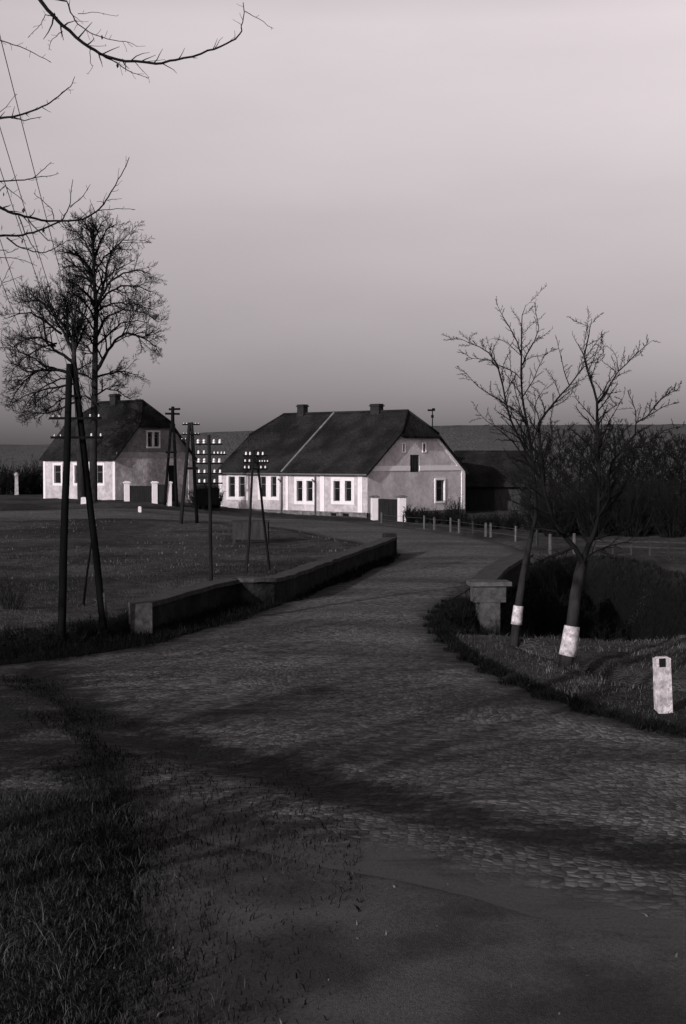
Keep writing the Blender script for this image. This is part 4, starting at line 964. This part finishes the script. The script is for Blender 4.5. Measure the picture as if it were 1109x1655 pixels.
# single pole with the big array of insulators
b = G(341, 940); D = b.y
SP = empty('telegraph_pole', b, 'single telegraph pole behind the left parapet with five rows of white insulators', 'telegraph pole', GP)
pole_leg(SP, b - Vector((0, 0, .3)), at(338, 703, D), .062, .05)
WB = []
for yy, lst in ((714, (320.5, 330, 346, 355.5)), (730.5, (321, 330, 346.5, 352.5, 358, 363)), (745, (321.5, 330.5, 346, 355)), (761.5, (322, 331, 347, 356)), (777, (322.5, 331, 347))):
    arm(SP, at(316, yy + 4, D), at(360 if len(lst) != 6 else 366, yy + 4, D), .04)
    for k, x in enumerate(lst):
        p = at(x, yy + 3, D); ins(SP, p, 1.05 if yy in (714, 745) else (.55 if len(lst) == 6 and k > 1 else .82)); WB.append(p + Vector((0, 0, .1)))
# second A pole with array
b1, b2 = G(398, 928), G(437, 923); D = b1.y
BP = empty('telegraph_pole', b1, 'double telegraph pole in front of the long house with three rows of white insulators', 'telegraph pole', GP)
pole_leg(BP, b1 - Vector((0, 0, .3)), at(410, 727, D), .05, .036); pole_leg(BP, b2 - Vector((0, 0, .3)), at(414, 727, D), .05, .036)
for yy, lst in ((733, (398, 404.5, 417.5, 425)), (744, (396.5, 403.5, 420, 424, 428, 432.5)), (754.5, (396, 402.5, 422, 429))):
    arm(BP, at(393, yy + 3.5, D), at(433 if len(lst) != 6 else 435, yy + 3.5, D), .05)
    for k, x in enumerate(lst): ins(BP, at(x, yy + 2.5, D - .02), .8 if yy == 733 else (.45 if len(lst) == 6 and k > 1 else .65))
# third A pole by the left house
b1, b2 = G(292, 846), G(319, 845); D = b1.y
CP = empty('telegraph_pole', b1, 'weathered double telegraph pole at the right corner of the small house', 'telegraph pole', GP)
pole_leg(CP, b1 - Vector((0, 0, .3)), at(306.5, 683, D), .12, .10); pole_leg(CP, b2 - Vector((0, 0, .3)), at(310, 683, D), .12, .10)
arm(CP, at(303, 757, D - .05), at(320, 757, D - .05), .14)
for yy in (684, 700):
    arm(CP, at(295, yy + 2, D), at(323, yy + 2, D), .08)
    for x in (297, 302, 316, 321): ins(CP, at(x, yy + 1, D), .5)
arm(CP, at(292, 711, D), at(306, 711, D), .08)
for x in (294, 300): ins(CP, at(x, 710, D), .5)
# fourth, dark narrow A pole
D = 107.0
b1, b2 = at(265.5, 811, D), at(286, 814, D); b1.z = Tz(b1.x, b1.y); b2.z = Tz(b2.x, b2.y)
EP = empty('telegraph_pole', b1, 'dark narrow double pole with two short crossarms before the small house gable', 'telegraph pole', GP)
pole_leg(EP, b1 - Vector((0, 0, .3)), at(277, 685, D), .11, .10); pole_leg(EP, b2 - Vector((0, 0, .3)), at(281, 685, D), .13, .11); pole_leg(EP, at(279, 698, D), at(279.5, 657, D), .16, .12)
arm(EP, at(268, 731, D - .1), at(286, 731, D - .1), .14)
arm(EP, at(273, 661.5, D), at(291.5, 661, D), .14); arm(EP, at(267, 668.5, D), at(290.5, 669, D), .14)
# tall pole just outside the left edge carries the near wires upward
FX, FY, FZ = -4.6, 12.0, 12.6
FP = empty('telegraph_pole', (FX, FY, 0), 'very tall telegraph pole just outside the left picture edge that carries the rising wires', 'telegraph pole', GP)
pole_leg(FP, (FX, FY, -.3), (FX, FY, FZ + .3), .14, .09)
def wire(a, b, sag, r, label, n=14):
    a, b = Vector(a), Vector(b); m = MB()
    m.tube([a.lerp(b, i / n) - Vector((0, 0, 4 * sag * (i / n) * (1 - i / n))) for i in range(n + 1)], r, 4, cap=False)
    tag(m.build('telegraph_wire', M_wire, loc=a), label, 'wire', 'telegraph wires')
m = MB()
for z in (FZ, FZ - .5): m.bar((FX - .75, FY, z - .05), (FX + .75, FY, z - .05), .07, .08)
m.build('crossarm', M_pole, FP)
for k, (w_, dx, dz, lab) in enumerate(((2, .15, 0, 'fourth from the left'), (3, .6, 0, 'rightmost'), (0, -.65, 0, 'leftmost'), (1, -.25, 0, 'second from the left'), (6, .05, -.5, 'middle and lowest'))):
    wire(WA[w_], (FX + dx, FY, FZ + dz), .25, .006, '%s of the thin wires rising from the near double pole' % lab)
wire(WA[3], WB[3], .25, .005, 'telegraph wire from the near double pole to the top row of the single pole')
wire(WA[7], WB[13], .25, .005, 'telegraph wire from the near double pole to a lower row of the single pole')

# ------------------------------------------------------------------ pillars, gates, fences, posts
def pillar(px0, px1, py0, py1, D, label, group, cap=None, m_=None):
    a, b = at(px0, py0, D), at(px1, py0, D); zt_ = a.z; zb_ = at(px0, py1, D).z; cx = (a.x + b.x) / 2; w = b.x - a.x
    r = empty('gate_pillar', (cx, D, zb_), label, 'pillar', group)
    m = MB(); m.box((cx, D, (zt_ + zb_ - .3) / 2), (w, w, zt_ - zb_ + .3), .3); m.build('shaft', m_ or M_trim, r)
    m = MB(); m.box((cx, D, zt_ + .05), (w * 1.35, w * 1.35, .1), .3); m.box((cx, D, zt_ + .12), (w * .9, w * .9, .06), .3); m.build('cap', cap or M_plinth, r)
pillar(600.5, 610.5, 804, 834, 103, 'white gate pillar with dark cap touching the long house corner', 'white pillars of the long house gate')
pillar(644, 655, 804, 840, 101, 'white gate pillar with dark cap on the right of the dark gate', 'white pillars of the long house gate')
def board_gate(px0, px1, py0, py1, D0, D1, label, name='plank_gate', m_=None, cat='gate', nb=9):
    a, b = at(px0, py0, D0), at(px1, py0, D1); zb_ = at(px0, py1, D0).z
    r = empty(name, (a.x, a.y, zb_), label, cat)
    m = MB(); d = (b - a); d.z = 0; w = d.length / nb; ang = math.atan2(d.y, d.x)
    for k in range(nb):
        c = a + d * ((k + .5) / nb); m.box((c.x, c.y, (a.z + zb_) / 2 + rng.uniform(-.02, .02)), (w * .93, .03, a.z - zb_), ang)
    m.build('boards', m_ or M_darkwall, r)
    m = MB(); n = Vector((-d.y, d.x, 0)).normalized() * .04
    for k in (.2, .8): z = zb_ + (a.z - zb_) * k; m.bar(Vector((a.x, a.y, z)) + n, Vector((b.x, b.y, z)) + n, .05, .09)
    m.build('rail', m_ or M_darkwall, r)
board_gate(611.5, 643, 806, 843, 102.6, 101.2, 'dark plank gate hung between the two capped white pillars')
pillar(201, 209, 781, 811, 108, 'leftmost of the three white pillars before the small house', 'white pillars before the small house', M_trim)
pillar(246, 254, 781, 813, 107.5, 'middle one of the three white pillars before the small house', 'white pillars before the small house', M_trim)
pillar(270, 277, 781, 813, 107.3, 'rightmost of the three white pillars, beside the dark narrow double pole', 'white pillars before the small house', M_trim)
board_gate(209.5, 246, 785, 812, 108, 107.6, 'dark low board fence between the left and middle white pillars', 'board_fence', cat='fence', nb=12)
board_gate(254.5, 270, 783, 812, 107.5, 107.3, 'narrow dark gate between the middle and right white pillars', nb=6)
board_gate(314, 354, 790, 818, 106, 109, 'dark board fence closing the gap between the two houses', 'board_fence', cat='fence', nb=16)
def stake(px, py0, py1, w, label, name='marker_post', cat='post', group=None, m_=None):
    b = G(px, py1); h = at(px, py0, b.y).z - b.z; m = MB()
    m.box((b.x, b.y, b.z + h / 2 - .1), (w, w, h + .2), .2, .92); m.box((b.x, b.y, b.z + h + .015), (w * .8, w * .8, .03), .2, .5)
    tag(m.build(name, m_ or M_trim, loc=b), label, cat, group)
stake(226, 819, 833, .22, 'short white post alone in the meadow before the small house')
stake(135, 804, 814, .4, 'squat white stone at the foot of the spreading linden', 'boundary_stone', 'stone')
b = at(27, 798, 118); m = MB(); m.box((b.x, b.y, b.z + .7), (.32, .3, 1.6), .2, .8); m.lathe((b.x, b.y, b.z + 1.45), [(.13, 0), (.2, .1), (.17, .24), (.06, .32)], 8)
tag(m.build('stone_pillar', mat('old_limewash', (.32, .30, .31), .4, 1.4, 6), loc=b), 'worn whitish stone pillar near the left picture edge', 'pillar')
# road marker post on the right verge
b = G(1071, 1150); D = b.y; h = at(1070, 1063, D).z - b.z
MP = empty('road_marker', b, 'whitewashed stone road marker with a black plate near the right picture edge', 'road marker')
m = MB(); w = .255; Mr = Matrix.Rotation(math.radians(-2.5), 3, 'Y') @ Matrix.Rotation(.15, 3, 'Z')
m.box(b + Vector((.0, 0, h / 2 - .1)), (w, .2, h + .2), M=Mr, taper=.96); m.box(b + Vector((-.022, 0, h + .004)), (w * .86, .15, .03), M=Mr, taper=.8)
o = m.build('stone', M_lime, MP)
p = at(1070.5, 1071, D - .115); m = MB(); m.box(p, (.105, .02, .14), M=Mr); m.build('plate', M_slot, MP)
# wooden platform in the meadow
b0, b1 = G(376, 881), G(432, 880); D = b0.y
WS = empty('wooden_rack', b0, 'dark slatted wooden rack standing in the meadow behind the double pole', 'rack')
zt_ = at(376, 842, D).z; wd = b1.x - b0.x
m = MB()
for k in range(6): m.box((b0.x + wd / 2, D, b0.z + .34 + k * (zt_ - b0.z - .36) / 5.5), (wd, .03, (zt_ - b0.z) / 8.2))
m.build('slats', M_wood, WS)
for sx in (0.03, wd - .03):
    for sy in (.05, 1.0):
        m = MB(); m.box((b0.x + sx, D + sy, (b0.z + zt_) / 2 - .1), (.07, .07, zt_ - b0.z + .2)); m.build('leg', M_wood, WS)
m = MB(); m.box((b0.x + wd / 2, D + .5, zt_ - .02), (wd + .1, 1.1, .04)); m.build('top_board', M_wood, WS)
# pale post fence along the far verge
RF = None; pts = []
for x, y0, y1 in ((617, 828, 846), (652, 832, 850), (686, 833, 855), (702, 836, 856), (728, 837, 859), (742, 839, 862), (764, 842, 864), (785, 845, 867), (793, 845, 868), (834, 850, 875), (868, 856, 882)):
    b = G(x, y1); pts.append((b, at(x, y0, b.y).z, x))
RF = empty('post_fence', pts[0][0], 'row of thin pale fence posts along the far side of the bend', 'fence')
for b, z, x in pts:
    m = MB(); w = .10 if x not in (652, 764) else .08; m.box((b.x, b.y, (b.z + z) / 2 - .1), (w, w, z - b.z + .2), rng.uniform(0, 1), .9, ); m.build('post', M_pale if x not in (652, 764, 868) else M_wood, RF)
for k in (.35, .8):
    m = MB(); m.tube([(b.x, b.y, b.z + (z - b.z) * k) for b, z, x in pts], .008, 4); m.build('wire', M_wire, RF)
# low fence at the far right
f = [(960, 889), (990, 890), (1020, 891), (1050, 892), (1080, 893), (1110, 894), (1140, 895)]
fb = [G(x, y + 6) for x, y in f]
FR = empty('rail_fence', fb[0], 'low weathered rail fence beyond the gully at the right picture edge', 'fence')
for b in fb: m = MB(); m.box((b.x, b.y, b.z + .3), (.08, .08, .8)); m.build('post', M_wood, FR)
for z in (.36, .6): m = MB(); [m.bar(a + Vector((0, -.055, z)), b + Vector((0, -.055, z)), .03, .07) for a, b in zip(fb, fb[1:])]; m.build('rail', M_wood, FR)
# thin posts by the right end of the road
for x, y0, y1, lab in ((889, 863, 884, 'short pale post behind the slim tree at the end of the right parapet'), (928, 862, 884, 'short pale post seen through the fork of the stout tree')):
    b = G(x, y1 + 2) if False else at(x, y1, 64); b.z = Tz(b.x, b.y); h = at(x, y0, 64).z - b.z
    m = MB(); m.box((b.x, b.y, b.z + h / 2 - .1), (.1, .1, h + .2), .3, .9); tag(m.build('verge_post', M_pale, loc=b), lab, 'post', 'pale posts behind the right parapet')
# weather vane pole behind the long house
b = at(699, 688, 150); VN = empty('weather_vane', (b.x, b.y, 0), 'thin pole with a small vane rising behind the right hip of the long house', 'weather vane')
m = MB(); m.tube([(b.x, b.y, 0), (b.x, b.y, at(699, 660, 150).z)], [.09, .05], 8); m.build('pole', M_pole, VN, smooth=True)
p = at(695, 663, 150); m = MB(); m.box(p, (.5, .04, .2)); m.box(at(701, 662, 150), (.3, .04, .3)); m.build('vane', M_pole, VN)
p = at(699, 673, 150); m = MB(); m.box(p, (.28, .12, .3)); m.build('bracket', M_pole, VN)

# ------------------------------------------------------------------ grass
def blades(name, m_, region, count, h, w, lean=.5, rngs=nrg):
    """region(n) -> x, y arrays"""
    x, y = region(count); n = len(x); z = T(x, y)
    z = np.where(sdist(ROAD, x, y) > 0, camber(x, y), np.where(sdist(PATH, x, y) > 0, T0(x, y) - .02, z))   # rooted on the surface that shows
    hh = h[0] + (h[1] - h[0]) * rngs.random(n) ** 1.6; a = rngs.random(n) * 6.283; la = rngs.random(n) * 6.283
    ww = w * (.6 + .8 * rngs.random(n)); le = lean * hh * (.3 + rngs.random(n))
    cx_, sy_ = np.cos(a) * ww, np.sin(a) * ww; lx, ly = np.cos(la) * le, np.sin(la) * le
    V_ = np.empty((n, 5, 3))
    V_[:, 0] = np.stack([x - cx_, y - sy_, z - .03], 1); V_[:, 1] = np.stack([x + cx_, y + sy_, z - .03], 1)
    V_[:, 2] = np.stack([x + cx_ * .7 + lx * .35, y + sy_ * .7 + ly * .35, z + hh * .6], 1); V_[:, 3] = np.stack([x - cx_ * .7 + lx * .35, y - sy_ * .7 + ly * .35, z + hh * .6], 1)
    V_[:, 4] = np.stack([x + lx, y + ly, z + hh], 1)
    o = (np.arange(n) * 5)[:, None]
    me = bpy.data.meshes.new(name)
    fs = (o + np.array([0, 1, 2, 3])).tolist() + (o + np.array([3, 2, 4])).tolist()
    me.from_pydata(V_.reshape(-1, 3).tolist(), [], fs); me.materials.append(m_); me.update()
    ob = bpy.data.objects.new(name, me); COL.objects.link(ob); return ob
def clumpy(x, y, s=1.0, th=.0):
    v = np.sin(x * 1.9 * s + 1.3 * np.sin(y * 1.1 * s)) + np.sin(y * 2.3 * s + 1.7 * np.sin(x * .9 * s)) + nrg.normal(0, .6, x.shape)
    return v > th
def reg_box(x0, x1, y0, y1, cond):
    def f(n):
        x = x0 + (x1 - x0) * nrg.random(n); y = y0 + (y1 - y0) * nrg.random(n); k = cond(x, y); return x[k], y[k]
    return f
offroad = lambda x, y: (sdist(ROAD, x, y) < -.02) & (sdist(PATH, x, y) < .05)
near_ = lambda x, y: (sdist(ROAD, x, y) < nrg.random(x.shape) ** 2.2 * 1.3) & (sdist(PATH, x, y) < nrg.random(x.shape) ** 2.2 * 1.1)
o = blades('grass', M_blade, reg_box(-7, -.4, 9, 20.5, near_), 50000, (.02, .12), .003, 1.1); tag(o, 'short rough grass on the near left verge', 'grass', kind='stuff')
o = blades('grass', M_ivy_and_shade, reg_box(-4.5, .2, 9, 23, lambda x, y: (sdist(PATH, x, y) < nrg.random(x.shape) ** 3 * 1.9) & (sdist(ROAD, x, y) < nrg.random(x.shape) ** 3 * 3.0) & (x > -3.2 - nrg.random(x.shape) * 1.2)), 42000, (.01, .09), .006, 1.4); tag(o, 'dark trampled weeds thinning out over the left edge of the bare ground', 'weeds', kind='stuff')
o = blades('dry_grass', M_dry, reg_box(-6, -1.4, 9, 18.5, lambda x, y: offroad(x, y) & clumpy(x, y, 1, .9)), 5000, (.05, .26), .002, 1.3); tag(o, 'dry pale grass stems on the near left verge', 'grass', kind='stuff')
o = blades('grass', M_blade, reg_box(-14, 14, 19.5, 66, lambda x, y: offroad(x, y) & (sdist(MEADOW, x, y) * 1 < 1e9) & ~((x > 1.6) & (sdist(ROAD, x, y) > -.3)) & ~((x < 3) & (sdist(MEADOW, x, y) > -1.9) & (sdist(MEADOW, x, y) < .5)) & ((sdist(ROAD, x, y) > -1.8) | clumpy(x, y, .7, .8))), 110000, (.02, .11), .008, .9); tag(o, 'rough grass along the road verges and meadow edge', 'grass', kind='stuff')
bank = lambda x, y: (sdist(MEADOW, x, y) > -1.9) & (sdist(MEADOW, x, y) < .7) & (sdist(ROAD, x, y) < .12 + .15 * np.sin(x * 4))
o = blades('grass', M_ivy_and_shade, reg_box(-13, 2.2, 27, 64, bank), 130000, (.03, .22), .009, .7); tag(o, 'long dark grass on the left roadside bank', 'grass', kind='stuff')  # near-black blade colour carries the shade below the parapet and bank
o = blades('grass', M_ivy_and_shade, reg_box(2, 16, 33.8, 63, lambda x, y: sdist(GULLY, x, y) > -.1), 60000, (.06, .32), .010, .8); tag(o, 'dark tangled weeds filling the gully', 'weeds', kind='stuff')
o = blades('grass', M_ivy_and_shade, reg_box(1.6, 6, 20, 43, lambda x, y: (sdist(ROAD, x, y) < .1 + .15 * np.sin(y * 4)) & ((sdist(ROAD, x, y) > -.32) | (y > 34.3))), 60000, (.03, .16), .009, .8); tag(o, 'dark weeds along the curving right edge of the road', 'weeds', kind='stuff')  # near-black blade colour deepens the painted verge shade
o = blades('dry_grass', M_dry, reg_box(4, 12, 25, 34, lambda x, y: offroad(x, y) & clumpy(x, y, 1, .4)), 9000, (.03, .12), .005, .9); tag(o, 'dry grass tufts on the bank round the right trees', 'grass', kind='stuff')
VL = gl([(30, 1085), (110, 1150), (150, 1215), (185, 1290), (205, 1380), (205, 1500), (200, 1660)])
def ragged(x, y):
    d = ldist(VL, x, y); return d < nrg.random(x.shape) ** 1.6 * (.55 + .35 * np.sin(y * 1.7) + .25 * np.sin(x * 4.3 + y * 2.9))
o = blades('grass', M_ivy_and_shade, reg_box(-8, .2, 9, 30, ragged), 120000, (.01, .10), .007, 1.3); tag(o, 'ragged dark verge weeds straggling from the roadside to the lower left', 'weeds', kind='stuff')
o = blades('dry_grass', M_dry, reg_box(-5, 4, 9, 17.8, lambda x, y: (nrg.random(x.shape) < .25) & (sdist(PATH, x, y) > -.3)), 700, (.01, .05), .012, 2.5); tag(o, 'fallen straw and leaf litter on the bare roadside ground', 'litter', kind='stuff')
o = blades('dry_grass', M_dry, reg_box(-24, 2, 45, 96, lambda x, y: offroad(x, y) & clumpy(x, y * 2.2, .35, 1.25)), 12000, (.05, .14), .012, 1.0); tag(o, 'pale dry grass patches in the left meadow', 'grass', kind='stuff')
